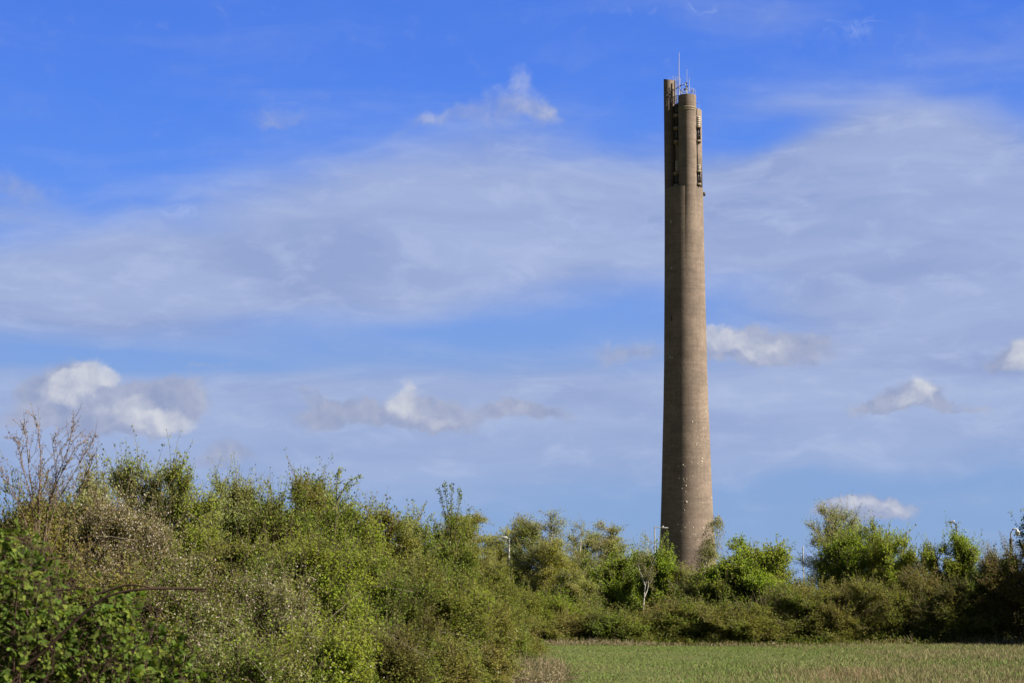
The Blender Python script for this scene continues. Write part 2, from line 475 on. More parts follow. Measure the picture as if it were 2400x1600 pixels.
def tag(o, label=None, cat=None, group=None, kind=None):
    if label: o['label'] = label
    if cat: o['category'] = cat
    if group: o['group'] = group
    if kind: o['kind'] = kind
    return o

def empty(name, loc=(0, 0, 0)):
    o = bpy.data.objects.new(name, None)
    o.empty_display_size = 0.3
    C.objects.link(o)
    o.location = loc
    return o

# ------------------------------------------------------------------ ground
def ground_z(x, y):
    return 0.0

def make_ground():
    m, t = mat('field_ground')
    g = t.n.new('ShaderNodeNewGeometry')
    n1 = t.noise(g.outputs['Position'], 0.25, 5, 0.6)
    n2 = t.noise(g.outputs['Position'], 6.0, 5, 0.7)
    c = t.mix(t.rng(n1, 0.4, 0.6), (0.055, 0.075, 0.018, 1), (0.10, 0.095, 0.04, 1))
    c = t.mix(t.rng(n2, 0.35, 0.7), c, (0.07, 0.055, 0.03, 1))
    out(t, principled(t, c, 0.95, 0, 0.1, bump(t, n2, 0.6, 0.05)))
    mb = MB()
    xs = np.concatenate([[-6000, -1500, -300], np.linspace(-60, 60, 61), [300, 1500, 6000]])
    ys = np.concatenate([[-6000, -1000, -100], np.linspace(0, 160, 81), [300, 700, 1500, 9000]])
    X, Y = np.meshgrid(xs, ys)
    near = (np.abs(X) < 61) & (Y > -1) & (Y < 161)
    Z = np.where(near, 0.03 * np.sin(X * 0.5 + Y * 0.13) * np.cos(Y * 0.21), 0.0)
    V = np.stack([X.ravel(), Y.ravel(), Z.ravel()], 1)
    nx = len(xs)
    Q = np.array([[j * nx + i, j * nx + i + 1, (j + 1) * nx + i + 1, (j + 1) * nx + i] for j in range(len(ys) - 1) for i in range(nx - 1)])
    mb.quads(V, Q)
    o = mb.build('ground', m, smooth=True)
    tag(o, 'grassy earth of the open field reaching the horizon', kind='structure')
make_ground()

# ------------------------------------------------------------------ tower
TD = 533.0
tower_base = P(1611, 1300, TD)
TX = tower_base.x
def tz(py): return P(1600, py, TD).z
def tpx(px, py, yc=0.0):            # local x,z (tower axis at x=0)
    p = P(px, py, TD + yc)
    return p.x - TX, p.z

def concrete():
    m, t = mat('tower_concrete')
    g = t.n.new('ShaderNodeNewGeometry')
    tcn = t.n.new('ShaderNodeTexCoord')
    pos = tcn.outputs['Object']
    sp = t.n.new('ShaderNodeSeparateXYZ'); t.link(pos, sp.inputs[0])
    ang = t.math('ARCTAN2', sp.outputs[1], sp.outputs[0])
    cb = t.n.new('ShaderNodeCombineXYZ')
    t.put(cb.inputs[0], t.math('MULTIPLY', ang, 6.0)); t.put(cb.inputs[1], sp.outputs[2])
    cyl = cb.outputs[0]
    lift = t.noise(t.mapping(cyl, sc=(0.16, 1.0, 1)), 0.9, 7, 0.75, 0.25)       # slip-form lifts
    lift2 = t.noise(t.mapping(cyl, sc=(0.12, 2.2, 1)), 1.3, 4, 0.6, 0.3)
    streak = t.noise(t.mapping(cyl, sc=(2.0, 0.05, 1)), 1.0, 5, 0.65)    # runs
    blot = t.noise(cyl, 0.14, 5, 0.6)
    grain = t.noise(pos, 1.6, 7, 0.75)
    c = t.ramp(lift, [(0.30, (0.0982, 0.0704, 0.0554)), (0.46, (0.1540, 0.1152, 0.0916)), (0.60, (0.1868, 0.1421, 0.1146)), (0.75, (0.1311, 0.0973, 0.0776))])
    band = t.noise(t.mapping(cyl, sc=(0.10, 1.0, 1)), 0.28, 4, 0.7, 0.2)
    c = t.mix(t.rng(band, 0.42, 0.58, 0.0, 0.55, smooth=True), c, (0.105, 0.087, 0.068, 1))
    c = t.mix(t.math('MULTIPLY', t.rng(lift2, 0.50, 0.62), 0.6), c, (0.0983, 0.0736, 0.0628, 1))
    c = t.mix(t.math('MULTIPLY', t.rng(streak, 0.46, 0.62), 0.6), c, (0.1049, 0.0800, 0.0680, 1))
    c = t.mix(t.math('MULTIPLY', t.rng(blot, 0.46, 0.6), 0.6), c, (0.1966, 0.1504, 0.1183, 1))
    c = t.mix(t.rng(grain, 0.38, 0.68, 0.0, 0.7), c, (0.0852, 0.0640, 0.0554, 1))
    # construction joints: thin dark rings every few metres
    saw = t.math('FRACT', t.math('MULTIPLY', t.math('ADD', sp.outputs[2], t.math('MULTIPLY', lift2, 0.5)), 0.21))
    ring = t.rng(t.math('ABSOLUTE', t.math('SUBTRACT', saw, 0.5)), 0.0, 0.045, 0.40, 0.0)
    c = t.mix(t.math('MULTIPLY', ring, t.rng(blot, 0.4, 0.6)), c, (0.0656, 0.0500, 0.0429, 1))
    vs = t.math('FRACT', t.math('MULTIPLY', ang, 3.2))
    vert = t.rng(t.math('ABSOLUTE', t.math('SUBTRACT', vs, 0.5)), 0.0, 0.04, 0.35, 0.0)
    c = t.mix(t.math('MULTIPLY', vert, t.rng(lift, 0.4, 0.55)), c, (0.0721, 0.0544, 0.0458, 1))
    hgt = t.math('ADD', lift, t.math('MULTIPLY', grain, 0.4))
    hs = t.n.new('ShaderNodeHueSaturation'); hs.inputs['Saturation'].default_value = 0.86; hs.inputs['Value'].default_value = 1.06; t.put(hs.inputs['Color'], c); c = hs.outputs[0]
    out(t, principled(t, c, 0.92, 0, 0.15, bump(t, hgt, 0.35, 0.12)))
    return m
MC = concrete()
M['patch'] = plain('repair_mortar', (0.27, 0.245, 0.205), 0.9, 0, 0.2, 1.0)
M['glass'] = plain('tower_window_glass', (0.035, 0.035, 0.045), 0.15, 0.0, 0.3, 0.4)
M['frame'] = plain('pale_frame', (0.30, 0.28, 0.24), 0.6)
M['steel'] = plain('rusty_steel', (0.045, 0.038, 0.034), 0.7)
M['whitepole'] = plain('white_antenna', (0.36, 0.36, 0.35), 0.4)
M['greysteel'] = plain('galvanised_steel', (0.34, 0.345, 0.35), 0.5, 0.1)
M['lampgrey'] = plain('lamp_housing', (0.26, 0.265, 0.28), 0.4)
M['blacklamp'] = plain('dark_post', (0.06, 0.055, 0.05), 0.6)

prof_px = [(1415, 1537, 1687), (1360, 1540.5, 1682), (1300, 1544, 1677.5), (1230, 1547.3, 1671.5), (1150, 1549.6, 1667.8), (1050, 1552, 1664), (950, 1554.6, 1660),
           (850, 1556.2, 1656.6), (750, 1557, 1654.6), (650, 1558, 1652.4), (550, 1558.4, 1650.4), (438, 1558.6, 1648.4)]
prof = []
for (py, l, r) in prof_px:
    a = P(l, py, TD); b = P(r, py, TD)
    prof.append((a.z, (b.x - a.x) / 2))
prof[0] = (-0.5, prof[0][1])
RT = prof[-1][1]; prof[-1] = (prof[-1][0] - 0.62, prof[-1][1])
RT = prof[-1][1]; ZL = prof[-1][0]

def shaft_r(z):
    zs = [p[0] for p in prof]; rs = [p[1] for p in prof]
    return float(np.interp(z, zs, rs))
LOBE_DX = 0.85
def lobe(z):
    """front column: radius and centre; below the ledge it swells and melts into the round shaft"""
    R = shaft_r(z)
    t = min(1.0, max(0.0, (ZL - z) / 30.0))
    r = 2.28 + (0.97 * R - 2.28) * t
    proud = 0.24 * (1 - t) ** 1.5 - 0.02 * t
    dx = LOBE_DX * (1 - t)
    cy = -(math.sqrt(max(0.1, R * R - dx * dx)) - r + proud)
    return r, dx, cy

def revolve(mb, rings, k=96, cap_top=True, arc=None):
    """rings: (z, r, cx, cy)"""
    V = []
    for (z, r, cx, cy) in rings:
        for j in range(k):
            a = 2 * math.pi * j / k
            V.append((cx + r * math.cos(a), cy + r * math.sin(a), z))
    Q = [[i * k + j, i * k + (j + 1) % k, (i + 1) * k + (j + 1) % k, (i + 1) * k + j] for i in range(len(rings) - 1) for j in range(k)]
    mb.quads(np.array(V), np.array(Q))
    if cap_top:
        z, r, cx, cy = rings[-1]
        V = [(cx + r * math.cos(2 * math.pi * j / k), cy + r * math.sin(2 * math.pi * j / k), z) for j in range(k)] + [(cx, cy, z)]
        mb.tris(np.array(V), np.array([[j, (j + 1) % k, k] for j in range(k)]))

def shell(mb, a0, a1, ro, ri, z0, z1, k=24):
    """upright curved wall between two angles (degrees)"""
    V = []
    for z in (z0, z1):
        for i in range(k + 1):
            a = math.radians(a0 + (a1 - a0) * i / k)
            V.append((ro * math.cos(a), ro * math.sin(a), z))
        for i in range(k + 1):
            a = math.radians(a0 + (a1 - a0) * i / k)
            V.append((ri * math.cos(a), ri * math.sin(a), z))
    n = k + 1
    Q = []
    for i in range(k):
        Q.append([i, i + 1, 2 * n + i + 1, 2 * n + i])                       # outer
        Q.append([n + i + 1, n + i, 3 * n + i, 3 * n + i + 1])               # inner
        Q.append([2 * n + i, 2 * n + i + 1, 3 * n + i + 1, 3 * n + i])       # top
        Q.append([i + 1, i, n + i, n + i + 1])                               # bottom
    Q.append([n, 0, 2 * n, 3 * n]); Q.append([k, n + k, 3 * n + k, 2 * n + k])
    mb.quads(np.array(V), np.array(Q))

def make_tower():
    root = empty('lift_test_tower', (TX, TD, 0))
    tag(root, 'very tall tapering brown concrete tower with stepped top and antennas', 'tower')
    mb = MB()
    zs = np.linspace(-0.5, ZL, 70)
    revolve(mb, [(z, shaft_r(z), 0, 0) for z in zs], 128)
    o = mb.build('shaft', MC, root, True)
    mark_sharp_top(o)
    z_lobe = P(1611, 221, TD - 4.6).z
    mb = MB()
    rings = []
    for z in list(np.linspace(-0.4, ZL, 60)) + list(np.linspace(ZL + 1, z_lobe, 20)):
        r, cx, cy = lobe(z)
        rings.append((z, r, cx, cy))
    revolve(mb, rings, 72)
    o = mb.build('front_column', MC, root, True)
    mark_sharp_top(o)
    # collar bands and top rim of the column
    mb = MB()
    r, cx, cy = lobe(ZL)
    for py, h in ((251, 0.35), (256, 0.28)):
        z = P(1611, py, TD - 4.6).z
        revolve(mb, [(z - h / 2, r + 0.002, cx, cy), (z - h / 2 + .02, r + 0.07, cx, cy), (z + h / 2, r + 0.07, cx, cy), (z + h / 2 + .03, r + .002, cx, cy)], 72, False)
    mb.build('collar', M['collar'], root, False)
    # tall back-left curved wall
    mb = MB()
    z_wall = tz(185)
    poly = [(-RT + 0.01, 0.25), (-1.75, 1.65), (-1.75, 4.2)] + [(RT * math.cos(a), RT * math.sin(a)) for a in np.linspace(math.radians(112), math.radians(176), 10)]
    n_ = len(poly)
    mb.quads(np.array([(x, y, z) for z in (ZL - 0.02, z_wall) for (x, y) in poly]), np.array([[i, (i + 1) % n_, n_ + (i + 1) % n_, n_ + i] for i in range(n_)]))
    mb.tris(np.array([(x, y, z_wall) for (x, y) in poly] + [(-3.0, 2.4, z_wall)]), np.array([[i, (i + 1) % n_, n_] for i in range(n_)]))
    mb.build('back_wall', MC, root, False)
    # right-hand curved wall
    mb = MB()
    z_right = P(1640, 257, TD - 2).z
    shell(mb, -46, 70, RT - 0.12, RT - 0.6, ZL - 0.02, z_right, 30)
    mb.build('right_wall', MC, root, False)
    # lift core between the walls
    mb = MB()
    zc = tz(243)
    revolve(mb, [(ZL - 0.01, RT - 2.55, 0.35, 0.9), (zc, RT - 2.55, 0.35, 0.9)], 40)
    mb.build('core', MC, root, False)
    # landings (slabs) and windows, left and right of the column
    def xz(px, py, yc=0.0): return tpx(px, py, yc)
    def slab(px0, px1, py, yc, depth, h=0.45):
        x0, z = xz(px0, py, yc - 1); x1, _ = xz(px1, py, yc - 1)
        mb = MB(); mb.box(((x0 + x1) / 2, yc, z), (x1 - x0, depth, h))
        # tapered soffit bracket
        mb.box(((x0 + x1) / 2 + 0.1, yc + 0.2, z - h * 0.5 - 0.16), ((x1 - x0) * 0.7, depth * 0.6, 0.3))
        mb.build('landing', M['landing'], root)
    for py in (269, 299, 331, 405, 434):
        slab(1580, 1591, py, -1.6, 2.2)
    def window(px0, px1, py0, py1, yc, bars=2):
        x0, z0 = xz(px0, py1, yc); x1, z1 = xz(px1, py0, yc)
        mb = MB(); mb.box(((x0 + x1) / 2, yc, (z0 + z1) / 2), (x1 - x0, 0.12, z1 - z0))
        o = mb.build('window', M['glass'], root)
        fb = MB()
        for i in range(bars + 1):
            x = x0 + (x1 - x0) * i / bars
            fb.box((x, yc - 0.09, (z0 + z1) / 2), (0.10, 0.10, z1 - z0))
        for i in range(4):
            z = z0 + (z1 - z0) * i / 3
            fb.box(((x0 + x1) / 2, yc - 0.10, z), (x1 - x0 + 0.1, 0.07, 0.09))
        fb.build('window_frame', M['winframe'], o)
    window(1582.5, 1590, 246, 268, -1.9); window(1582.5, 1590, 302, 328, -1.9); window(1583.5, 1590, 408, 431, -1.9); window(1583, 1590, 273, 296, -1.9)
    # right side: glazed landings that stand out from the right-hand wall
    for (py0, py1) in ((301, 328), (405, 429)):
        window(1632.5, 1641.5, py0, py1, -3.35, 2)
        for py in (py0 - 3, py1 + 3):
            x0, z = xz(1631, py, -3.6); x1, _ = xz(1643.5, py, -3.6)
            mb = MB(); mb.box(((x0 + x1) / 2, -2.9, z), (x1 - x0, 1.7, 0.42)); mb.build('landing', M['landing'], root)
    def louvre(px0, px1, py0, py1, yc, n, m):
        x0, z0 = xz(px0, py1, yc); x1, z1 = xz(px1, py0, yc)
        mb = MB()
        for i in range(n):
            z = z0 + (z1 - z0) * (i + 0.5) / n
            mb.box(((x0 + x1) / 2, yc, z), (x1 - x0, 0.12, (z1 - z0) / n * 0.5))
        for x in (x0, (x0 + x1) / 2, x1):
            mb.box((x, yc + 0.08, (z0 + z1) / 2), (0.1, 0.1, z1 - z0))
        mb.build('balcony_rail', m, root)
    louvre(1632.5, 1641, 272, 296, -3.45, 5, M['frame'])
    louvre(1634, 1641.5, 386, 402, -3.45, 5, M['frame'])
    louvre(1583.5, 1589.5, 377, 400, -2.75, 6, M['frame'])
    louvre(1583, 1589.5, 275, 295, -2.2, 4, M['steel'])
    # small box on the right flank, slot windows on the left flank
    x, z = xz(1650.5, 455)
    mb = MB(); mb.box((x, 0, z), (0.55, 0.7, 0.9)); mb.box((x - 0.3, 0, z + 0.1), (0.5, 0.4, 0.3)); mb.build('junction_box', M['steel'], root)
    for (px, py, h, pale) in ((1571, 751, 1.25, 0), (1571.5, 633, 0.6, 1), (1570.5, 525, 0.7, 1), (1568.5, 840, 0.7, 1), (1573, 842, 0.4, 1)):
        x, z = xz(px, py); R = shaft_r(z)
        y = -math.sqrt(max(0, R * R - x * x)); a = math.atan2(x, -y)
        mb = MB(); mb.box((x * 1.003, y * 1.003, z), (0.34, 0.12, h), a)
        mb.box((x * 1.006 + 0.22, y * 1.006, z - h * 0.1), (0.09, 0.12, h * 1.1), a)
        mb.build('slot_opening', M['frame'] if pale else M['steel'], root)
    # mortar repair patches on the lower shaft
    rnd = random.Random(5)
    pts = []
    crop = [(300,383,2),(333,398,1.4),(385,424,1.6),(408,424,1.6),(362,447,1.2),(415,299,2),(401,342,1.4),(330,220,1.3),(389,440,1.4),(342,503,1.4),(380,532,1.4),(402,537,1.2),(331,552,1.8),
            (333,567,1.6),(361,569,1.5),(396,585,1.3),(380,672,2.6),(377,694,2.2),(376,710,1.8),(340,715,1.6),(358,731,1.6),(373,734,1.6),(225,725,2.4),(240,737,1.4),(295,708,1.3),(278,783,1.4),
            (300,814,1.5),(228,834,1.6),(254,836,1.8),(233,851,1.5),(248,889,2.2),(181,903,1.2),(218,911,1.5),(245,935,1.3),(165,968,1.3),(337,915,1.5),(251,1018,3.4),(381,1022,1.8),(236,1082,1.8),
            (413,1084,1.8),(272,1180,1.5),(186,1193,1.5),(239,1219,1.6),(304,1219,1.8),(386,1221,2.0),(152,1246,1.2),(208,1246,1.4),(306,1272,1.6),(319,1276,1.6),(278,1297,1.5),(342,1321,1.8),
            (396,1405,1.6),(465,981,2.2),(467,918,1.6),(450,820,1.3),(443,680,1.2),(440,570,1.4),(438,510,1.3),(412,430,1.2),(418,285,1.3),(360,300,1.2),(294,438,1.3),(305,610,1.2),(433,1256,1.5),
            (120,740,2.2),(190,733,1.3),(115,975,1.8),(105,1270,1.4),(195,830,1.3),(400,480,1.2),(388,500,1.4),(352,583,1.2),(320,590,1.0),(428,60,1.5),(408,70,1.2),(418,95,1.1),(437,240,1.2)]
    for (u, v, s_) in crop:
        pts.append((1530 + u / 3.408, 880 + v / 3.408, s_))
    for _ in range(60):
        u = 1595 + 60 * math.sqrt(rnd.random()); v = rnd.uniform(780, 1190)
        pts.append((u + rnd.uniform(-6, 2), v, rnd.uniform(0.5, 1.0)))
    small = MB()
    for (px, py, s_) in pts:
        mb = small if s_ < 1.0 else MB()
        x, z = xz(px, py); R = shaft_r(z); r, cx, cy = lobe(z)
        if abs(x) > R * 0.985: x = math.copysign(R * 0.985, x)
        y1 = -math.sqrt(R * R - x * x); nx, ny = x, y1
        if abs(x - cx) < r * 0.999:
            y2 = cy - math.sqrt(r * r - (x - cx) ** 2)
            if y2 < y1: y1 = y2; nx, ny = x - cx, y2 - cy
        a = math.atan2(nx, -ny)
        w_ = 0.072 * s_ * 2.0 * rnd.uniform(0.8, 1.2); h_ = 0.072 * s_ * 2.0 * rnd.uniform(0.8, 1.5)
        w_ = min(0.62, w_ / max(0.35, math.cos(a)))
        mb.box((x, y1, z), (w_, 0.03, h_), a)
        if mb is not small: mb.build('repair_patch', M['patch'], root)
    tag(small.build('repair_specks', M['patch'], root), kind='stuff')
    # roof steelwork
    yb = 1.2
    mb = MB()
    def bar(p, q, y0, y1, r, m_=None):
        a = xz(*p); b = xz(*q)
        (m_ or mb).path([(a[0], y0, a[1]), (b[0], y1, b[1])], r, 6)
    bar((1582, 188), (1582, 248), 1.0, 1.0, 0.16); bar((1587, 190), (1587, 240), 0.5, 0.5, 0.10)
    bar((1578, 207), (1564, 236), 1.5, 0.5, 0.10); bar((1578, 207), (1578, 250), 1.0, 0.9, 0.09)
    bar((1566, 230), (1566, 252), 0.5, 0.4, 0.10); bar((1559, 228), (1578, 206), 0.2, 1.4, 0.07); bar((1560, 240), (1588, 226), -1.5, -1.0, 0.07)
    for k_ in range(4): bar((1561, 236 + k_ * 5), (1588, 227 + k_ * 5), -1.6, -1.4, 0.05)
    for px in (1561, 1566, 1572, 1578, 1584): bar((px, 256 - (px - 1561) * 0.5), (px, 236 - (px - 1561) * 0.4), -1.6, -1.6, 0.06)
    bar((1578, 206), (1582, 215), 1.0, 1.0, 0.07); bar((1584, 206), (1606, 200), 0.6, -1.5, 0.08); bar((1584, 208), (1596, 202), 0.6, -1.5, 0.06)
    mb.build('steel_frame', M['steel'], root)
    mb = MB()
    r, cx, cy = lobe(ZL)
    zt = P(1611, 221, TD - 4.6).z
    for z in (zt + 1.05, zt + 1.5):
        mb.path([(cx + (r - 0.25) * math.cos(a), cy + (r - 0.25) * math.sin(a), z) for a in np.linspace(0, 2 * math.pi, 25)], 0.035, 4)
    for a in np.linspace(0, 2 * math.pi, 9)[:-1]:
        x, y = cx + (r - 0.25) * math.cos(a), cy + (r - 0.25) * math.sin(a)
        mb.path([(x, y, zt - 0.05), (x, y, zt + 1.52)], 0.045, 4)
    mb.build('railing', M['greysteel'], root)
    mb = MB()   # light ladder frame on the wall's end
    for (p, q) in (((1583, 176), (1583, 192)), ((1592, 178), (1592, 214)), ((1596, 180), (1596, 206)), ((1583, 178), (1594, 178)), ((1584, 184), (1596, 182)), ((1588, 178), (1588, 200)),
                   ((1591, 196), (1596, 192)), ((1592, 204), (1597, 200))):
        bar(p, q, 1.6, 1.6, 0.05, mb)
    mb.build('ladder_frame', M['greysteel'], root)
    def antenna(px, py0, py1, y, r0, r1, m_):
        a = xz(px, py0); b = xz(px, py1)
        mb = MB(); mb.path([(a[0], y, a[1]), (a[0], y, a[1] * 0.4 + b[1] * 0.6), (b[0], y, b[1])], [r0, r0 * 0.8, r1], 6)
        mb.build('antenna', m_, root)
    antenna(1591.3, 228, 125, -0.6, 0.12, 0.06, M['whitepole'])
    antenna(1609, 222, 166, -1.4, 0.07, 0.04, M['whitepole'])
    antenna(1613.5, 222, 187, -2.6, 0.085, 0.04, M['whitepole'])
    antenna(1598.5, 222, 200, -2.8, 0.05, 0.04, M['whitepole'])
    antenna(1584.5, 240, 190, 0.3, 0.07, 0.05, M['whitepole'])
    antenna(1586.5, 240, 196, 0.1, 0.06, 0.05, M['whitepole'])
    antenna(1568, 186, 177, 3.0, 0.03, 0.03, M['greysteel']); antenna(1571, 186, 174, 3.2, 0.03, 0.02, M['greysteel']); antenna(1578, 187, 170, 3.6, 0.03, 0.02, M['greysteel'])
    antenna(1581, 187, 168, 4.2, 0.04, 0.02, M['greysteel'])
    antenna(1637.5, 259, 242, -1.0, 0.05, 0.05, M['greysteel'])
    mb = MB(); bar((1632, 246), (1637.5, 243.5), -1.2, -1.0, 0.05, mb); mb.build('aerial_arm', M['steel'], root)
    # cluster of dishes and junction gear on the column roof
    rnd2 = random.Random(3)
    for (px, py, s_) in ((1606, 202, 0.38), (1607.5, 209, 0.42), (1604, 214, 0.35), (1607, 218, 0.4), (1620, 218, 0.25), (1599, 219, 0.3), (1594, 217, 0.3)):
        x, z = xz(px, py)
        mb = MB()
        V = []; k = 12
        yc = -2.0 + rnd2.uniform(-1, 1); an = rnd2.uniform(-0.6, 0.9)
        rows = [(0.0, 0.12), (0.55, 0.06), (1.0, -0.05)]
        for (rr, dd) in rows:
            for j in range(k):
                a = 2 * math.pi * j / k
                lx, ly, lz = rr * s_ * 0.8 * math.cos(a), dd * s_ * 2, rr * s_ * math.sin(a)
                V.append((x + lx * math.cos(an) - ly * math.sin(an), yc + lx * math.sin(an) + ly * math.cos(an), z + lz))
        Q = [[i * k + j, i * k + (j + 1) % k, (i + 1) * k + (j + 1) % k, (i + 1) * k + j] for i in range(2) for j in range(k)]
        mb.quads(np.array(V), np.array(Q))
        mb.path([(x, yc + 0.1, z), (x + 0.05, yc + 0.25, z - 0.3), (x + 0.05, yc + 0.25, zt - 0.05)], 0.06, 5)
        mb.build('dish', M['dish'], root)
    return root

def mark_sharp_top(o):
    me = o.data
    # flat-shade the cap so its edge stays crisp
    sm = np.array([abs(p.normal.z) < 0.7 for p in me.polygons], dtype=bool)
    me.polygons.foreach_set('use_smooth', sm)
    me.update()
M['dish'] = plain('weathered_dish', (0.11, 0.11, 0.115), 0.6)
M['collar'] = plain('collar_concrete', (0.17, 0.14, 0.10), 0.9, 0, 0.25, 1.5)
M['landing'] = plain('landing_concrete', (0.18, 0.15, 0.115), 0.9, 0, 0.25, 1.5)
M['winframe'] = plain('window_frame_metal', (0.10, 0.09, 0.085), 0.6)
make_tower()

# ------------------------------------------------------------------ vegetation
def unit(v): return v / (np.linalg.norm(v, axis=-1, keepdims=True) + 1e-9)

def plant_geometry(rng, h, w, dpt, stems=6, nb=60, nt=900, lpt=9, leaf=0.03, tl=0.35, up=0.5, droop=0.0, c0=0.15,
                   zmin=0.05, taper=0.3, lump=0.28, sprout=0.03, bark_r=0.03, twig_r=0.004, asp=0.6, vol=0.5, upnorm=0.5, lean=(0, 0), trunk_pts=None, leafjit=0.04, zc=0.45):
    """returns dict of MB: wood (main), twigs, leaves, and arrays of twig tips. Geometry is local, base at the origin."""
    wood, twigs, lv = MB(), MB(), MB()
    zcen = h * zc
    ph = rng.uniform(0, 2 * math.pi, 12); fr = rng.integers(2, 6, 12); kk = rng.uniform(-1, 1, (12, 3))
    fz = rng.uniform(1.5, 5, 12)
    def rho(p):
        q = p - np.array([lean[0] * 0.6, lean[1] * 0.6, zcen])
        zz = np.clip(p[:, 2] / h, 0, 1)
        wf = 1.0 - taper * zz + 0.10
        vz = np.where(q[:, 2] > 0, q[:, 2] / (h - zcen), q[:, 2] / (zcen - zmin * h + 1e-6) * (0.6 if zmin < 0.05 else 0.9))
        e = np.sqrt((q[:, 0] / (w * wf)) ** 2 + (q[:, 1] / (dpt * wf)) ** 2 + vz ** 2)
        a = np.arctan2(q[:, 1], q[:, 0])
        l = np.zeros(len(p))
        for i in range(12):
            l += np.sin(fr[i] * a + fz[i] * vz * 2 + ph[i])
        l2 = np.sin(a * 9 + vz * 7 + ph[0]) + np.sin(a * 13 - vz * 11 + ph[1]) + np.sin(vz * 17 + a * 5 + ph[2])
        return e / (1 + lump * l / 3.4 + lump * 0.16 * l2)
    # stems
    sp = []; 
    n = 8
    T = np.linspace(0, 1, n)
    if trunk_pts is not None:
        for pts in trunk_pts:
            pts = np.array(pts, float)
            seg = np.linspace(0, 1, len(pts))
            sp.append(np.stack([np.interp(T, seg, pts[:, k]) for k in range(3)], 1))
    for i in range(stems):
        a = rng.uniform(0, 2 * math.pi); rr = math.sqrt(rng.uniform(0.0, 1.0)) * 0.62
        tgt = np.array([math.cos(a) * w * rr + lean[0], math.sin(a) * dpt * rr + lean[1], h * rng.uniform(0.72, 0.97) * (1 - 0.22 * rr)])
        b0 = np.array([math.cos(a) * w * 0.12 * (stems > 1), math.sin(a) * dpt * 0.12 * (stems > 1), -0.05])
        pth = b0 + (tgt - b0) * np.stack([T ** 1.3, T ** 1.3, T ** 0.9], 1) + rng.normal(0, 0.03 * h / 3, (n, 3)) * np.array([1, 1, 0.3]) * T[:, None]
        sp.append(pth)
    SP = np.array(sp)                      # S,n,3
    nS = len(SP)
    for i in range(nS):
        rr = bark_r * rng.uniform(0.7, 1.15)
        if trunk_pts is not None and i < len(trunk_pts): rr = bark_r * 1.1
        wood.tubes(SP[i, :-1], SP[i, 1:], rr * (1 - 0.9 * T[:-1]) , rr * (1 - 0.9 * T[1:]), 6)
    def sample(paths, idx, t):
        m = paths.shape[1] - 1
        f = t * m; i0 = np.minimum(f.astype(int), m - 1); fr_ = (f - i0)[:, None]
        a = paths[idx, i0]; b = paths[idx, i0 + 1]
        return a * (1 - fr_) + b * fr_, unit(b - a)
    # branches
    idx = rng.integers(0, nS, nb)
    t = c0 + (1 - c0) * rng.uniform(0, 1, nb) ** 0.85
    o, dd = sample(SP, idx, t)
    ang = rng.uniform(0, 2 * math.pi, nb)
    horiz = np.stack([np.cos(ang), np.sin(ang), np.zeros(nb)], 1)
    outw = unit(o * np.array([1, 1, 0]) + 1e-3)
    d = unit(horiz + outw * 0.35 + np.array([0, 0, 1.0]) * (up + rng.normal(0, 0.45, nb))[:, None] + dd * 0.25)
    L = w * rng.uniform(0.45, 1.0, nb) * (1.1 - 0.45 * t)
    m = 5
    TT = np.linspace(0, 1, m)
    d[:, 2] = np.where(o[:, 2] < h * 0.25, d[:, 2] * 0.5, d[:, 2])
    side = unit(rng.normal(0, 1, (nb, 3)))
    BP = o[:, None] + d[:, None] * (L[:, None] * TT)[:, :, None] + side[:, None] * (0.10 * L[:, None] * np.sin(TT * 3))[:, :, None]
    BP[:, :, 2] += (0.18 * up - droop) * (L[:, None] * TT ** 2)
    for _ in range(3):
        e = rho(BP[:, -1])
        s_ = np.where(e > 0.93, 0.85, 1.0)[:, None, None]
        BP = o[:, None] + (BP - o[:, None]) * s_
    br = max(0.006, bark_r * 0.20) * rng.uniform(0.6, 1.2, nb)
    for i in range(m - 1):
        twigs.tubes(BP[:, i], BP[:, i + 1], br * (1 - 0.75 * TT[i]), br * (1 - 0.75 * TT[i + 1]), 4)
    # twigs
    ALL_n = nt
    idx = rng.integers(0, nb, ALL_n)
    t = rng.uniform(0.0, 1, ALL_n) ** vol
    o, dd = sample(BP, idx, t)
    rnd = unit(rng.normal(0, 1, (ALL_n, 3)))
    outw = unit((o - np.array([lean[0] * 0.6, lean[1] * 0.6, zcen])) / np.array([w, dpt, h * 0.5]))
    fq = 2 * math.pi / (0.16 * h + 0.18)
    cl = sum(np.sin((o @ unit(rng.normal(0, 1, 3))) * fq * rng.uniform(0.6, 1.7) + rng.uniform(0, 6.28)) for _ in range(6)) / 2.45
    clump_keep = rng.uniform(0, 1, ALL_n) < np.clip(0.62 + 0.55 * cl, 0.12, 1)
    spr = rng.uniform(0, 1, ALL_n) < sprout * (o[:, 2] > h * 0.6)
    d = unit(dd * 0.5 + rnd * 0.8 + outw * 0.5 + np.array([0, 0, 1.0]) * up * 0.8 + spr[:, None] * np.array([0, 0, 2.0]))
    L = tl * rng.uniform(0.45, 1.25, ALL_n) * np.where(spr, 1.9, 1.0)
    mid = o + d * (L * 0.5)[:, None] + rng.normal(0, 0.05, (ALL_n, 3)) * L[:, None]
    mid[:, 2] -= droop * L * 0.35
    tip = o + d * L[:, None] + rng.normal(0, 0.08, (ALL_n, 3)) * L[:, None]
    tip[:, 2] -= droop * L * 1.5
    e = rho(tip)
    keep = (e < 1.04 + rng.uniform(-0.06, 0.16, ALL_n)) | spr
    keep &= tip[:, 2] > 0.02
    keep &= clump_keep | spr
    o, mid, tip, L, d, spr = o[keep], mid[keep], tip[keep], L[keep], d[keep], spr[keep]
    twigs.tubes(o, mid, twig_r, twig_r * 0.75, 3)
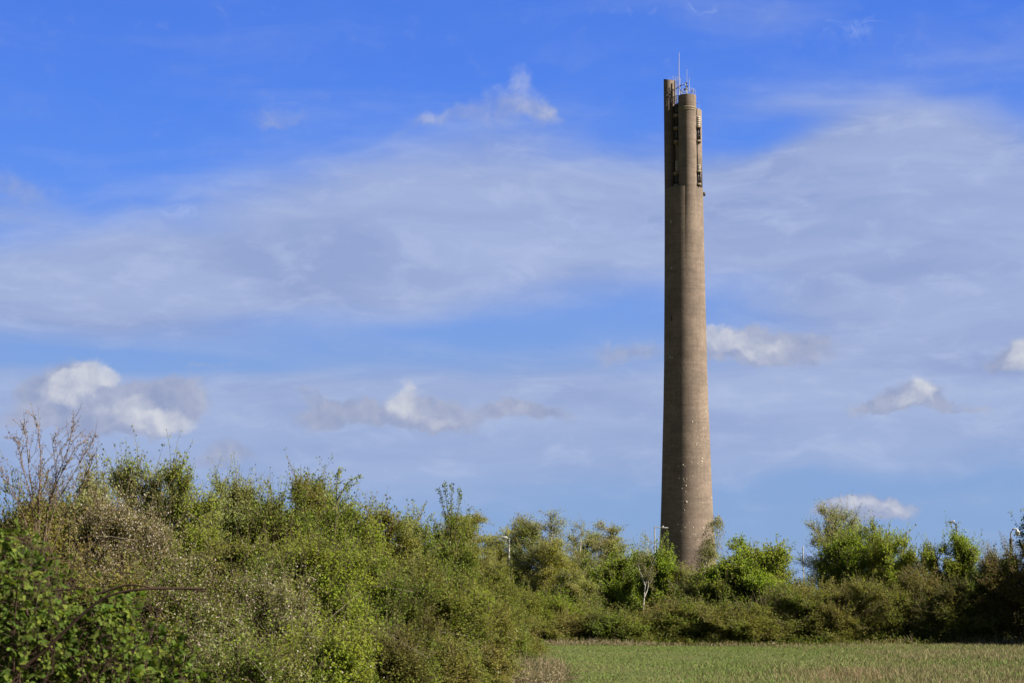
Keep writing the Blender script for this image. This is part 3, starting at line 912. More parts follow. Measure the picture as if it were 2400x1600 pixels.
    twigs.tubes(mid, tip, twig_r * 0.75, twig_r * 0.35, 3)
    # leaves
    nT = len(o)
    per = np.where(spr, int(lpt * 1.8), lpt)
    li = np.repeat(np.arange(nT), per)
    lt = rng.uniform(0.08, 1.02, len(li))
    a = np.where(lt[:, None] < 0.5, o[li] + (mid - o)[li] * (lt * 2)[:, None], mid[li] + (tip - mid)[li] * ((lt - 0.5) * 2)[:, None])
    a = a + rng.normal(0, leafjit, (len(li), 3)) * np.minimum(1, L[li] * 3)[:, None] * np.where(spr[li], 0.5, 1.0)[:, None]
    rd = unit(rng.normal(0, 1, (len(li), 3)))
    ld = unit(rd + d[li] * 0.6 + np.array([0, 0, -0.3 - droop]))
    nn = unit(rng.normal(0, 1, (len(li), 3)) + np.array([0, 0, 1.0]) * upnorm + outw[keep][li] * 0.6)
    sz = leaf * rng.uniform(0.6, 1.35, len(li))
    return dict(wood=wood, twigs=twigs, lv=lv, pos=a, dir=ld, nrm=nn, sz=sz, asp=asp, tip=tip, o=o, li=li, rho=rho, n=len(li))

SEED = [100]
def plant(name, cat, label, px, top, D, hw, leafm, barkm='bark', group=None, blossom=0.0, blossomm='blossom', hw_d=None, base_y=None, wood_name='branches',
          crown_name='foliage', trunk_name='trunk', two=None, two_amt=0.4, **kw):
    """px/top/hw: where the crown sits in the photo (photo pixels); D its distance in metres"""
    SEED[0] += 1
    rng = np.random.default_rng(SEED[0])
    tp = P(px, top, D)
    h = tp.z
    wd = hw * D / F
    dp = hw_d if hw_d else wd * 0.9
    kw['nt'] = int(kw['nt'] * 2.2); kw['leaf'] *= 1.05
    g = plant_geometry(rng, h, wd * 1.08, dp, **kw)
    root = empty(name, (tp.x, D, 0))
    tag(root, label, cat, group)
    if kw.get('trunk_pts') is None:
        q = g['pos']
        kz = h / np.quantile(q[:, 2], 0.9985)
        x0_, x1_ = np.quantile(q[:, 0], 0.01), np.quantile(q[:, 0], 0.99)
        kx = 2 * wd / (x1_ - x0_) * 1.06
        K = np.array([kx, kx, kz])
        for mb_ in (g['wood'], g['twigs']):
            mb_.v = [(v_ * K).astype(np.float32) for v_ in mb_.v]
        g['pos'] = q * K
    n = g['n']
    if name == 'hedge_bush':
        fr_ = np.where((q[:, 1] < np.quantile(q[:, 1], 0.35)))[0]
        pk = q[rng.choice(fr_, 20, replace=False)]
        dv = unit(rng.normal(0, 0.55, (20, 3)) + np.array([0, -0.25, 0.75]))
        Ls = rng.uniform(0.25, 0.75, 20)[:, None]
        a_ = pk - dv * Ls * 0.6 + np.array([0, 0.05, 0]); b_ = pk + dv * Ls * 0.4 + np.array([0, -0.05, 0]); c_ = b_ + unit(dv + rng.normal(0, 0.3, (20, 3))) * Ls * 0.4
        a_[:, 2] = np.maximum(a_[:, 2], 0.02)
        top_ = b_[:, 2] < h * 0.93
        sh = MB(); rr_ = 0.0035 * max(1, D / 28)
        sh.tubes(a_[top_], b_[top_], rr_, rr_ * 0.8, 3); sh.tubes(b_[top_], c_[top_], rr_ * 0.8, rr_ * 0.3, 3)
        sh.build('bare_shoots', M['barkgrey'], root)
    sel = rng.uniform(0, 1, n)
    bl = sel < blossom
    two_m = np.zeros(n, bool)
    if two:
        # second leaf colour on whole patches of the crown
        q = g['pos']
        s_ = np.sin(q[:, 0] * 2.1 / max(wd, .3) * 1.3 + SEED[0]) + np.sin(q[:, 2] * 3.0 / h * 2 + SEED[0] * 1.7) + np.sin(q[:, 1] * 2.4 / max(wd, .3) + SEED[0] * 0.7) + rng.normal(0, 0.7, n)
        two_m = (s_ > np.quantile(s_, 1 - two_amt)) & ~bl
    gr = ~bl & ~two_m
    g['wood'].build(trunk_name, M[barkm], root)
    g['twigs'].build(wood_name, M['barkgrey'] if barkm == 'barkwhite' else M[barkm], root)
    def put(mask, nm, mt, scale=1.0, asp=None):
        if mask.sum() == 0: return
        mb = MB()
        sz = g['sz'][mask] * scale
        mb.leaves(g['pos'][mask], g['dir'][mask], g['nrm'][mask], sz, sz * (asp or g['asp']))
        mb.build(nm, mt, root)
    put(gr, crown_name, M[leafm])
    if two: put(two_m, crown_name, M[two])
    if blossom > 0: put(bl, 'blossom' if blossomm == 'blossom' else 'dry_bracts', M[blossomm], 0.72, 0.9)
    return root, g

# ---- distant row, front rank of low bushes (on the far edge of the field), then trees behind
LOW = dict(stems=9, nb=130, nt=3400, lpt=9, leaf=0.055, tl=0.42, up=0.45, c0=0.05, zmin=0.0, taper=0.25, lump=0.22, bark_r=0.03, twig_r=0.006, vol=0.55, leafjit=0.05, zc=0.38)
low_rows = [
    # px, top, D, hw, leaf, two, label
    (1252, 1440, 78, 58, 'rust', 'olive', 'low russet bush at the left end of the far field edge', 0.5),
    (1228, 1368, 82, 62, 'bright', 'olive', 'fresh green bush below the left street lamp', 0.3),
    (1300, 1382, 83, 60, 'maple', 'olive', 'bright green rounded bush under the double-topped birch', 0.3),
    (1362, 1415, 80, 62, 'olive', 'rust', 'brownish olive bush left of the forked white birch, at the grass edge', 0.5),
    (1452, 1418, 79, 72, 'olive', 'hawthorn', 'broad olive bush at the field edge just left of the forked white birch foot', 0.5),
    (1545, 1400, 80, 66, 'rust', 'olive', 'reddish brown bush at the field edge right of the forked white birch', 0.6),
    (1620, 1392, 80, 66, 'hawthorn', 'olive', 'green bush at the field edge directly below the tower', 0.4),
    (1722, 1398, 79, 84, 'olive', 'hawthorn', 'layered yellow green bush with deep shade under it, right of the tower', 0.4),
    (1800, 1420, 80, 46, 'hawthorn', 'dark', 'small dark green bush between the layered bush and the dome shaped bush', 0.4),
    (1872, 1352, 80, 88, 'olive', 'hawthorn', 'dome shaped bush with rusty right side below the gap in the trees', 0.5),
    (1950, 1408, 79, 46, 'rust', 'olive', 'small rust coloured bush at the right foot of the dome shaped bush', 0.4),
    (2030, 1345, 80, 88, 'dark', 'olive', 'dark green bush in shade below the tallest pale willow', 0.4),  # this and the next bushes: shade put into the dark leaf colour
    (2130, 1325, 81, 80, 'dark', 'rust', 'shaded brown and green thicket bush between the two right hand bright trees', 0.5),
    (2215, 1362, 79, 66, 'dark', 'olive', 'bush with shade put into its dark leaves at the grass edge below the right lamp post', 0.3),
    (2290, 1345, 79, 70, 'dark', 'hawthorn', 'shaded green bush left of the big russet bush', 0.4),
]
for (px, top, D, hw, lm, tw, lab, amt) in low_rows:
    plant('bush', 'bush', lab, px, top, D, hw, lm, 'bark', 'bushes along the far edge of the field', two=tw, two_amt=amt, **LOW)

plant('bush', 'bush', 'big russet brown bush at the right edge of the picture', 2385, 1272, 79, 98, 'rust', 'barkred', 'bushes along the far edge of the field', two='dark', two_amt=0.25, **{**LOW, 'nt': 5200, 'nb': 180})

TREE = dict(stems=7, nb=130, nt=3300, lpt=10, leaf=0.075, tl=0.42, up=0.55, c0=0.12, zmin=0.08, taper=0.35, lump=0.26, bark_r=0.06, twig_r=0.006, vol=0.6, leafjit=0.06)
BIRCH = dict(stems=2, nb=110, nt=2300, lpt=9, leaf=0.05, tl=0.55, up=0.5, droop=0.30, c0=0.2, zmin=0.10, taper=0.38, lump=0.25, bark_r=0.06, twig_r=0.005, vol=0.7, sprout=0.0, leafjit=0.05)
BIRCH['bark_r'] = 0.04
def tree(lab, px, top, D, hw, lm, base, barkm='barkgrey', name='tree', cat='tree', group='trees behind the far field edge', two=None, amt=0.4, **over):
    kw = {**base, **over}
    if base is BIRCH and 'trunk_pts' not in over: kw['nt'] = int(kw['nt'] * 1.35); hw = hw * 1.15
    return plant(name, cat, lab, px, top, D, hw, lm, barkm, group, two=two, two_amt=amt, crown_name='crown', **kw)

tree('pale feathery birch behind the left hedge, left of the left street lamp', 1098, 1200, 132, 72, 'birch', BIRCH, 'barkwhite', 'birch_tree', nt=2600, leaf=0.07)
tree('yellow green tree crown just behind the head of the left street lamp', 1185, 1228, 134, 42, 'birch', TREE, two='golden', nt=1700, leaf=0.08)
tree('dull green tree behind the pole of the left street lamp', 1150, 1290, 136, 80, 'hawthorn', TREE, two='olive', nt=2600, leaf=0.09)
tree('tallest birch of the double topped pair, with a lit right hand top', 1273, 1196, 88, 40, 'birch', BIRCH, 'barkwhite', 'birch_tree', lean=(0.1, 0), lump=0.3, nt=2000)
tree('shaded left birch of the double topped pair', 1232, 1204, 90, 34, 'birch', BIRCH, 'barkwhite', 'birch_tree', two='hawthorn', amt=0.5, nt=1900)
tree('wide lower crown of green birch under the double topped pair', 1250, 1262, 89, 62, 'hawthorn', TREE, two='birch', amt=0.4, nt=2800, leaf=0.055, zmin=0.1)
tree('golden yellow birch right of the double topped pair', 1312, 1262, 87, 44, 'golden', BIRCH, 'barkwhite', 'birch_tree', nt=2500, zmin=0.05)
tree('thin pinkish green birch standing up right of the golden birch', 1345, 1218, 92, 30, 'birch', BIRCH, 'barkwhite', 'birch_tree', nt=1000, stems=2)
tree('dull brown green tree in front of the thin pinkish birch', 1362, 1275, 90, 50, 'olive', TREE, two='golden', nt=2200, leaf=0.055)
tree('wispy birch with many thin tops left of the lamp by the tower', 1392, 1240, 94, 32, 'pale', BIRCH, 'barkwhite', 'birch_tree', nt=1100)
tree('feathery birch with the highest top between the golden birch and the tower', 1438, 1222, 93, 42, 'birch', BIRCH, 'barkwhite', 'birch_tree', nt=1700)
tree('very thin pale birch nearest the left of the lamp by the tower', 1488, 1248, 95, 34, 'pale', BIRCH, 'barkwhite', 'birch_tree', nt=800)
tree('grey green birch low between the golden birch and the maples', 1338, 1330, 85, 46, 'birch', BIRCH, 'barkgrey', 'birch_tree', two='hawthorn', nt=2300, zmin=0.02)
tree('deep green leafy maple left of the forked white birch', 1420, 1292, 87, 62, 'maple', TREE, two='hawthorn', nt=3000)
tree('dense maple behind the forked white birch', 1490, 1283, 89, 50, 'maple', TREE, two='dark', amt=0.25, nt=2600)
tree('bright leafed maple overlapping the dark left foot of the tower', 1550, 1266, 86, 46, 'maple', TREE, nt=3000, lump=0.34)
tree('thin brownish birch in front of the middle of the tower foot', 1605, 1318, 86, 40, 'rust', BIRCH, 'barkwhite', 'birch_tree', two='birch', amt=0.5, nt=1500, leaf=0.045)
tree('small yellowish tree low in front of the tower foot', 1592, 1345, 84, 34, 'golden', TREE, two='hawthorn', amt=0.5, nt=1700, leaf=0.05)
tree('deep green leafy tree filling in below the tower foot', 1655, 1352, 85, 58, 'hawthorn', TREE, two='maple', nt=2600, leaf=0.06)

def at_local(px, py, D, ox):
    p = P(px, py, D); return (p.x - ox, 0.0, p.z)
# weeping birch over the right edge of the tower foot
D_ = 84; ox = P(1660, 1300, D_).x
wb_path = [(at_local(1641, 1400, D_, ox)[0], 0, 0)] + [at_local(x, y, D_, ox) for (x, y) in ((1645, 1360), (1652, 1330), (1657, 1295), (1665, 1262), (1674, 1235), (1681, 1212))]
tree('white stemmed weeping birch over the right edge of the tower foot', 1660, 1210, D_, 42, 'birch', BIRCH, 'barkwhite', 'birch_tree', stems=0, trunk_pts=[wb_path], nb=46, nt=620, lpt=8, droop=0.85, tl=0.5, bark_r=0.032, two='rust', amt=0.3, c0=0.35, zmin=0.25, taper=0.2, leaf=0.045)
# forked white birch
D_ = 83; ox = P(1500, 1300, D_).x
fk1 = [(at_local(1499, 1425, D_, ox)[0], 0, 0)] + [at_local(x, y, D_, ox) for (x, y) in ((1500, 1415), (1503, 1385), (1504, 1369), (1510, 1350), (1520, 1325), (1531, 1304))]
fk2 = [at_local(1503, 1370, D_, ox), at_local(1498, 1355, D_, ox), at_local(1492, 1338, D_, ox), at_local(1488, 1322, D_, ox), at_local(1494, 1305, D_, ox)]
fk3 = [at_local(1502, 1398, D_, ox), at_local(1508, 1385, D_, ox), at_local(1512, 1370, D_, ox), at_local(1511, 1352, D_, ox)]
tree('forked young birch with bright white trunk low in front of the maples', 1508, 1290, D_, 38, 'olive', BIRCH, 'barkwhite', 'birch_tree', stems=0, trunk_pts=[fk1, fk2, fk3], nb=26, nt=420, lpt=7, droop=0.1, c0=0.55, zmin=0.4, bark_r=0.027, leaf=0.045)

tree('rounded bright green maple right of the tower', 1768, 1262, 84, 88, 'maple', TREE, 'bark', nt=6200, nb=200, lump=0.26, leaf=0.075, two='bright', amt=0.3)
tree('lower green shoulder of the thicket between tower and round maple', 1700, 1335, 83, 56, 'maple', TREE, 'bark', two='dark', nt=2600)
tree('twiggy grey green tree at the right flank of the round maple', 1842, 1340, 84, 44, 'hawthorn', TREE, two='pale', amt=0.3, nt=1500, leaf=0.055)
tree('tall loose willow with silvery leaves, tallest tree right of the tower', 1952, 1176, 86, 66, 'pale', TREE, 'barkgrey', 'willow_tree', two='birch', nt=3000, nb=150, leaf=0.06, asp=0.38, lump=0.34, taper=0.55, zmin=0.2)
tree('bright green tree against the right flank of the tall loose willow', 2022, 1222, 84, 84, 'bright', TREE, 'bark', two='maple', nt=5200, nb=180, leaf=0.065, asp=0.5, lump=0.3, zmin=0.12)
tree('yellow green tree at the right end of the tall willow group', 2092, 1240, 83, 52, 'bright', TREE, 'bark', two='golden', amt=0.3, nt=2600, leaf=0.065, lump=0.34)
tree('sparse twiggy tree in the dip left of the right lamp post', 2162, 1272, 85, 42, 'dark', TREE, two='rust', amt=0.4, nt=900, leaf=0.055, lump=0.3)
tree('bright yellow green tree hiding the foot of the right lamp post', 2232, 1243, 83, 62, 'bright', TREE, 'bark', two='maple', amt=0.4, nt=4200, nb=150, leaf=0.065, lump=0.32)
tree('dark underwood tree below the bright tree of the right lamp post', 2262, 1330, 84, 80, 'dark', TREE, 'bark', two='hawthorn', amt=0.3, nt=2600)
tree('reedy pale shrub with upright shoots left of the camera pole', 2335, 1268, 82, 44, 'pale', TREE, 'barkgrey', 'shrub', 'shrub', two='rust', amt=0.4, nt=1500, up=1.6, tl=0.6, leaf=0.06, asp=0.25, lump=0.3)
tree('tall tree whose leaves just reach in at the right edge', 2494, 1150, 80, 88, 'hawthorn', TREE, 'bark', two='olive', nt=7500, nb=240, leaf=0.085, zmin=0.02, taper=0.2)
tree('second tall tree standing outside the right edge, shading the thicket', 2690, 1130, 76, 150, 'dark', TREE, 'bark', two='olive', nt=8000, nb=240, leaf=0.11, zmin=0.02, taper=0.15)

# ---- left hedge
HEDGE = dict(stems=10, nb=150, nt=4200, lpt=11, leaf=0.032, tl=0.30, up=0.45, c0=0.05, zmin=0.0, taper=0.25, lump=0.20, bark_r=0.025, twig_r=0.0035, vol=0.5, sprout=0.03, leafjit=0.035, zc=0.42)
hedge_rows = [
    # px, top, D, hw, leaf, two, amt, blossom, nt, label, extra
    (52, 1138, 26, 125, 'hawthorn', 'rust', 0.45, 0.03, 5600, 'brown and green bush at the left edge under the bare twiggy shrub', {}),
    (205, 1100, 28, 85, 'pale', 'olive', 0.4, 0.04, 4200, 'pale grey green bush at the foot of the bare twiggy shrub', {}),
    (285, 1150, 26.5, 105, 'rust', 'pale', 0.3, 0.62, 8000, 'bush of faded pinkish blossom near the left end of the hedge', dict(leaf=0.026)),
    (385, 1072, 30, 125, 'bright', 'pale', 0.4, 0.0, 7200, 'tallest fresh green bush of the left hedge', dict(sprout=0.05)),
    (505, 1112, 33, 95, 'pale', 'bright', 0.5, 0.02, 5200, 'silvery green bush right of the tallest green bush', dict(sprout=0.04)),
    (590, 1148, 36, 85, 'pale', 'olive', 0.4, 0.02, 4000, 'pale bush with one crooked shoot on top', {}),
    (660, 1150, 33, 90, 'olive', 'hawthorn', 0.5, 0.0, 5200, 'brownish olive hawthorn with a ragged top right of the crooked shoot', {}),
    (738, 1108, 37, 62, 'hawthorn', 'olive', 0.4, 0.0, 4200, 'narrow dark pointed tree rising from the middle of the left hedge', dict(taper=0.5)),
    (812, 1150, 36, 78, 'bright', 'hawthorn', 0.5, 0.0, 4200, 'green bush carrying the two arching sprays', {}),
    (890, 1188, 38, 78, 'olive', 'rust', 0.5, 0.0, 4200, 'reddish twiggy bush right of the arching sprays', {}),
    (975, 1208, 40, 72, 'hawthorn', 'pale', 0.35, 0.02, 3800, 'green bush under the pale feathered spray', {}),
    (1062, 1205, 44, 70, 'hawthorn', 'olive', 0.4, 0.0, 3800, 'bush below the cluster of upright leafy shoots', {}),
    (1140, 1300, 50, 78, 'olive', 'hawthorn', 0.5, 0.0, 4200, 'dull green bush at the right end of the hedge top', {}),
    (1178, 1375, 56, 56, 'rust', 'olive', 0.6, 0.0, 3000, 'brownish bush at the foot of the left street lamp', {}),
    # lower, nearer rank
    (150, 1240, 22, 150, 'hawthorn', 'rust', 0.4, 0.02, 6500, 'mixed brown and green bush behind the big bramble', {}),
    (420, 1290, 24, 130, 'olive', 'hawthorn', 0.5, 0.30, 7400, 'bush with whitish specks above the dead bramble cane', dict(leaf=0.027)),
    (560, 1250, 27, 110, 'hawthorn', 'olive', 0.5, 0.02, 5600, 'plain hawthorn in the middle of the left hedge below the silvery bush', {}),
    (645, 1330, 25, 90, 'pale', 'hawthorn', 0.55, 0.40, 6200, 'bush with scattered white blossom in the lower middle of the hedge', dict(leaf=0.028)),
    (770, 1240, 30, 110, 'hawthorn', 'bright', 0.4, 0.0, 6200, 'dense green hawthorn below the dark pointed tree', {}),
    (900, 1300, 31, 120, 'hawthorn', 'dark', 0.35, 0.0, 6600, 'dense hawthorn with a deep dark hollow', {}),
    (1010, 1300, 36, 105, 'olive', 'hawthorn', 0.5, 0.0, 5600, 'yellowish green hawthorn below the reddish twiggy bush', {}),
    (1100, 1370, 42, 90, 'olive', 'bright', 0.4, 0.02, 4600, 'hedge bush sloping down to the field, above the dead stalks', {}),
    (1180, 1445, 50, 56, 'hawthorn', 'bright', 0.4, 0.0, 3000, 'last low green bush where the hedge meets the field', {}),
    (1232, 1470, 62, 44, 'rust', 'hawthorn', 0.5, 0.0, 2400, 'small bush by itself where the hedge end opens onto the lawn', {}),
    (600, 1470, 20, 130, 'hawthorn', 'pale', 0.4, 0.08, 6000, 'low leafy bush at the bottom edge right of the brambles', dict(leaf=0.028)),
    (760, 1430, 24, 110, 'hawthorn', 'bright', 0.5, 0.05, 5600, 'bright speckled bush at the bottom edge, left of the dark hollow', {}),
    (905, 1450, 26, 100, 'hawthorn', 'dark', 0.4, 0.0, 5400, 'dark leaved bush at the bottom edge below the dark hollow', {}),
    (1030, 1460, 32, 90, 'olive', 'rust', 0.4, 0.02, 4600, 'twiggy bush at the bottom edge left of the dead stalks', {}),
    (1125, 1490, 40, 60, 'rust', 'hawthorn', 0.5, 0.04, 2600, 'small brown bush among the dead stalks', {}),
]
for (px, top, D, hw, lm, tw, amt, bl, nt, lab, ex) in hedge_rows:
    kw = {**HEDGE, 'nt': nt, **ex}
    if top < 1215: kw['nt'] = int(kw['nt'] * 1.35)
    if D > 35: kw['leaf'] = kw['leaf'] * 1.15
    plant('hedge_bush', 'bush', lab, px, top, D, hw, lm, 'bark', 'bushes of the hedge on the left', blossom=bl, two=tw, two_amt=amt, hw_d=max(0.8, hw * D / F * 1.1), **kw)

# ---- individual leafy shoots that stand above the hedge
def spray(lab, D, polys, lm, leaf=0.035, dens=55, r=0.008, name='leafy_spray', barkm='bark', jit=0.03, side=0.0, group=None):
    SEED[0] += 1
    rng = np.random.default_rng(SEED[0])
    x0 = P(polys[0][0][0], polys[0][0][1], D).x
    root = empty(name, (x0, D, 0))
    tag(root, lab, 'shoots', group)
    wood, lv = MB(), MB()
    for pl in polys:
        pts = [P(px, py, D) for (px, py) in pl]
        arr = np.array([[p.x - x0, rng.uniform(-.05, .05), p.z] for p in pts])
        t = np.linspace(0, 1, 10)
        seg = np.linspace(0, 1, len(arr))
        sm = np.stack([np.interp(t, seg, arr[:, k]) for k in range(3)], 1)
        for _ in range(2): sm[1:-1] = (sm[:-2] + sm[1:-1] * 2 + sm[2:]) / 4
        wood.path([tuple(p) for p in sm], list(np.linspace(r, r * 0.3, 10)), 4)
        L = np.linalg.norm(np.diff(sm, axis=0), axis=1).sum()
        n = max(6, int(L * dens))
        u = rng.uniform(0.12, 1.0, n)
        pos = np.stack([np.interp(u, t, sm[:, k]) for k in range(3)], 1)
        off = unit(rng.normal(0, 1, (n, 3)))
        pos = pos + off * jit * rng.uniform(0.2, 1, n)[:, None]
        nrm = unit(rng.normal(0, 1, (n, 3)) + np.array([0, 0, 0.7]))
        sz = leaf * rng.uniform(0.6, 1.3, n)
        lv.leaves(pos, off + np.array([0, 0, 0.2]), nrm, sz, sz * 0.65)
    wood.build('stem', M[barkm], root)
    lv.build('foliage', M[lm], root)
    return root
spray('two arching leafy sprays with one upright tip above the middle of the hedge', 35, [
    [(782, 1290), (789, 1200), (788, 1130), (792, 1105), (800, 1096)],
    [(786, 1190), (800, 1150), (818, 1125), (840, 1116), (853, 1119)],
    [(787, 1175), (805, 1145), (822, 1136), (838, 1132)],
    [(786, 1200), (770, 1160), (762, 1150)], [(790, 1215), (815, 1180), (845, 1178), (860, 1195)]], 'pale', 0.036, 120, 0.009, jit=0.035)
spray('crooked single leafy shoot above the pale bush in the hedge', 35, [
    [(650, 1240), (645, 1185), (634, 1150), (622, 1125)], [(648, 1180), (662, 1160), (668, 1158)]], 'pale', 0.034, 130, 0.007, jit=0.03)
spray('cluster of upright wand-like leafy shoots near the right end of the hedge', 42, [
    [(1052, 1290), (1045, 1215), (1034, 1165), (1026, 1143)], [(1054, 1290), (1050, 1200), (1044, 1150), (1040, 1131)],
    [(1056, 1300), (1057, 1210), (1060, 1160), (1058, 1133)], [(1064, 1300), (1070, 1220), (1078, 1165), (1077, 1142)],
    [(1068, 1290), (1090, 1225), (1104, 1185)], [(1048, 1290), (1030, 1240), (1010, 1205)]], 'hawthorn', 0.04, 110, 0.009, jit=0.04)
spray('pale feathered spray left of the upright wand-like shoots', 40, [
    [(988, 1290), (985, 1230), (975, 1190), (965, 1170)], [(985, 1220), (990, 1190), (1000, 1178)], [(980, 1210), (968, 1200), (958, 1190)],
    [(984, 1235), (960, 1215), (948, 1213)], [(985, 1240), (1005, 1210), (1018, 1205)]], 'pale', 0.034, 70, 0.007, 'leafy_spray', 'barkgrey', 0.03)
spray('short bare-looking reddish twigs above the reddish bush', 37, [
    [(884, 1260), (884, 1210), (883, 1172)], [(888, 1260), (893, 1220), (897, 1190)], [(880, 1250), (868, 1215), (850, 1180)], [(900, 1260), (925, 1225), (930, 1205)]], 'rust', 0.022, 50, 0.007, 'leafy_spray', 'barkred', 0.02)
spray('knotted leafy shoots on top of the tallest green bush', 29, [
    [(318, 1150), (312, 1100), (308, 1076)], [(330, 1150), (340, 1105), (345, 1083)], [(395, 1140), (415, 1100), (430, 1085), (442, 1072)], [(370, 1140), (375, 1105), (388, 1090)]], 'bright', 0.034, 110, 0.007, jit=0.035)

# ---- bare twiggy shrub
M['barktwig'] = barkmat('bark_twigs', (0.085, 0.058, 0.042), (0.15, 0.115, 0.09))
def bare_shrub():
    rng = np.random.default_rng(77)
    D = 25.0
    x0 = P(95, 1200, D).x
    root = empty('bare_shrub', (x0, D, 0))
    tag(root, 'almost leafless shrub of thin reddish twigs against the sky at the left edge', 'shrub')
    wood, tw, bd = MB(), MB(), MB()
    mains = [[(95, 1330), (100, 1220), (120, 1130), (150, 1060), (160, 1000), (158, 955)],
             [(92, 1330), (90, 1200), (95, 1120), (95, 1040), (90, 1000), (83, 975)],
             [(88, 1330), (75, 1200), (60, 1130), (35, 1060), (28, 1030), (0, 1015)],
             [(98, 1330), (115, 1210), (150, 1150), (185, 1085), (212, 1040), (222, 1015)],
             [(90, 1330), (80, 1180), (62, 1090), (60, 1030), (50, 995)],
             [(98, 1330), (105, 1200), (130, 1120), (165, 1060), (175, 1035), (205, 1032)],
             [(85, 1330), (60, 1220), (30, 1150), (10, 1110), (-10, 1080)],
             [(98, 1330), (110, 1190), (130, 1105), (110, 1040), (125, 1000)],
             [(102, 1330), (140, 1240), (175, 1180), (200, 1140), (228, 1085), (228, 1070)],
             [(92, 1330), (85, 1200), (100, 1130), (130, 1070), (150, 1030)]]
    def curve(pl, n=14, dy=0.0):
        pts = [P(px, py, D) for (px, py) in pl]
        arr = np.array([[p.x - x0, dy * i / len(pl), p.z] for i, p in enumerate(pts)])
        t = np.linspace(0, 1, n); seg = np.linspace(0, 1, len(arr))
        sm = np.stack([np.interp(t, seg, arr[:, k]) for k in range(3)], 1)
        for _ in range(2): sm[1:-1] = (sm[:-2] + sm[1:-1] * 2 + sm[2:]) / 4
        return sm + rng.normal(0, 0.006, sm.shape)
    allc = []
    for pl in mains:
        c = curve(pl, 14, rng.uniform(-0.7, 0.7))
        wood.path([tuple(p) for p in c], list(np.linspace(0.0095, 0.0018, 14)), 5)
        allc.append(c)
    sub = []
    for c in allc:
        for _ in range(24):
            i = rng.integers(3, 13); o = c[i]
            d = unit((c[min(i + 1, 13)] - c[i - 1]) + np.array([rng.normal(0, .7), rng.normal(0, .7), rng.normal(0.25, .35)]) * np.linalg.norm(c[min(i + 1, 13)] - c[i - 1]))
            L = rng.uniform(0.12, 0.5) * (1.15 - i / 16)
            pts = [o, o + d * L * 0.5 + rng.normal(0, .012, 3), o + d * L + rng.normal(0, .03, 3) + np.array([0, 0, .03])]
            tw.path([tuple(p) for p in pts], [0.0030, 0.0022, 0.0012], 4)
            sub.append(np.array(pts))
    for c in allc + sub:
        L = np.linalg.norm(np.diff(c, axis=0), axis=1).sum()
        n = int(L * 34)
        if n < 1: continue
        t = np.linspace(0, 1, len(c)); u = rng.uniform(0.25 if len(c) > 5 else 0.1, 1, n)
        pos = np.stack([np.interp(u, t, c[:, k]) for k in range(3)], 1)
        d = unit(rng.normal(0, 1, (n, 3)))
        sz = rng.uniform(0.010, 0.026, n)
        tw.tubes(pos, pos + d * (sz * 1.2)[:, None], 0.0016, 0.0008, 3)
        bd.leaves(pos + d * (sz * 0.5)[:, None], d, unit(rng.normal(0, 1, (n, 3))), sz, sz * 0.7)
    wood.build('main_stems', M['barktwig'], root); tw.build('twigs', M['barktwig'], root); bd.build('buds', M['bud'], root)
bare_shrub()

# ---- foreground bramble
def bramble(lab, px, top, D, hw, canes, leaves_n, name='bramble', bottom=1700, seed=1):
    rng = np.random.default_rng(seed)
    tp = P(px, top, D); x0 = tp.x; h = tp.z; wd = hw * D / F
    root = empty(name, (x0, D, 0))
    tag(root, lab, 'bramble', 'brambles in the near left corner')
    wood, lv = MB(), MB()
    allp = []
    for i in range(canes):
        a = rng.uniform(0, 2 * math.pi); b = np.array([rng.normal(0, wd * 0.5), rng.normal(0, 0.5), 0])
        reach = rng.uniform(0.3, 1.0) * max(0.6, wd)
        hh = h * rng.uniform(0.55, 1.0)
        T = np.linspace(0, 1, 12)
        hd = np.array([math.cos(a), math.sin(a) * 0.8, 0])
        pth = b + hd * (reach * T ** 1.2)[:, None] + np.array([0, 0, 1.0]) * (hh * np.sin(np.clip(T * 2.2, 0, 2.7)))[:, None]
        pth += rng.normal(0, 0.02, pth.shape)
        wood.path([tuple(p) for p in pth], list(np.linspace(0.0045, 0.002, 12)), 5)
        allp.append(pth)
    allp = np.array(allp)
    n = leaves_n
    ci = rng.integers(0, canes, n); t = rng.uniform(0.2, 1, n) * 11
    i0 = np.minimum(t.astype(int), 10); fr = (t - i0)[:, None]
    o = allp[ci, i0] * (1 - fr) + allp[ci, i0 + 1] * fr
    # side laterals carry trifoliate leaves
    d = unit(rng.normal(0, 1, (n, 3)) + np.array([0, -0.25, 0.25]))
    L = rng.uniform(0.03, 0.26, n)
    pt = o + d * L[:, None]
    top_h = h * (1 - 0.25 * np.abs(pt[:, 0] / max(wd, 0.1)) ** 2) + rng.normal(0, 0.05, n)
    keep = (pt[:, 2] < top_h + 0.05) & (pt[:, 2] > 0.05)
    o, d, L, pt = o[keep], d[keep], L[keep], pt[keep]; n = len(pt)
    wood.tubes(o, pt, 0.0022, 0.0014, 3)
    base_d = unit(d * 0.6 + rng.normal(0, 0.6, (n, 3)) + np.array([0.1, -0.3, -0.15]))
    nrm = unit(rng.normal(0, 0.75, (n, 3)) + np.array([0.25, -0.2, 0.8]))
    sidev = unit(np.cross(base_d, nrm))
    sz = rng.uniform(0.022, 0.052, n)
    for (f, k) in ((0, 1.1), (1, 0.85), (-1, 0.85)):
        dd = unit(base_d + sidev * f * 1.25)
        lv.ovate(pt + dd * (sz * 0.12)[:, None], dd, nrm + rng.normal(0, 0.35, (n, 3)), sz * k, sz * k * 0.85)
    wood.build('canes', M['cane'], root)
    lv.build('foliage', M['bramble'], root)
    return root
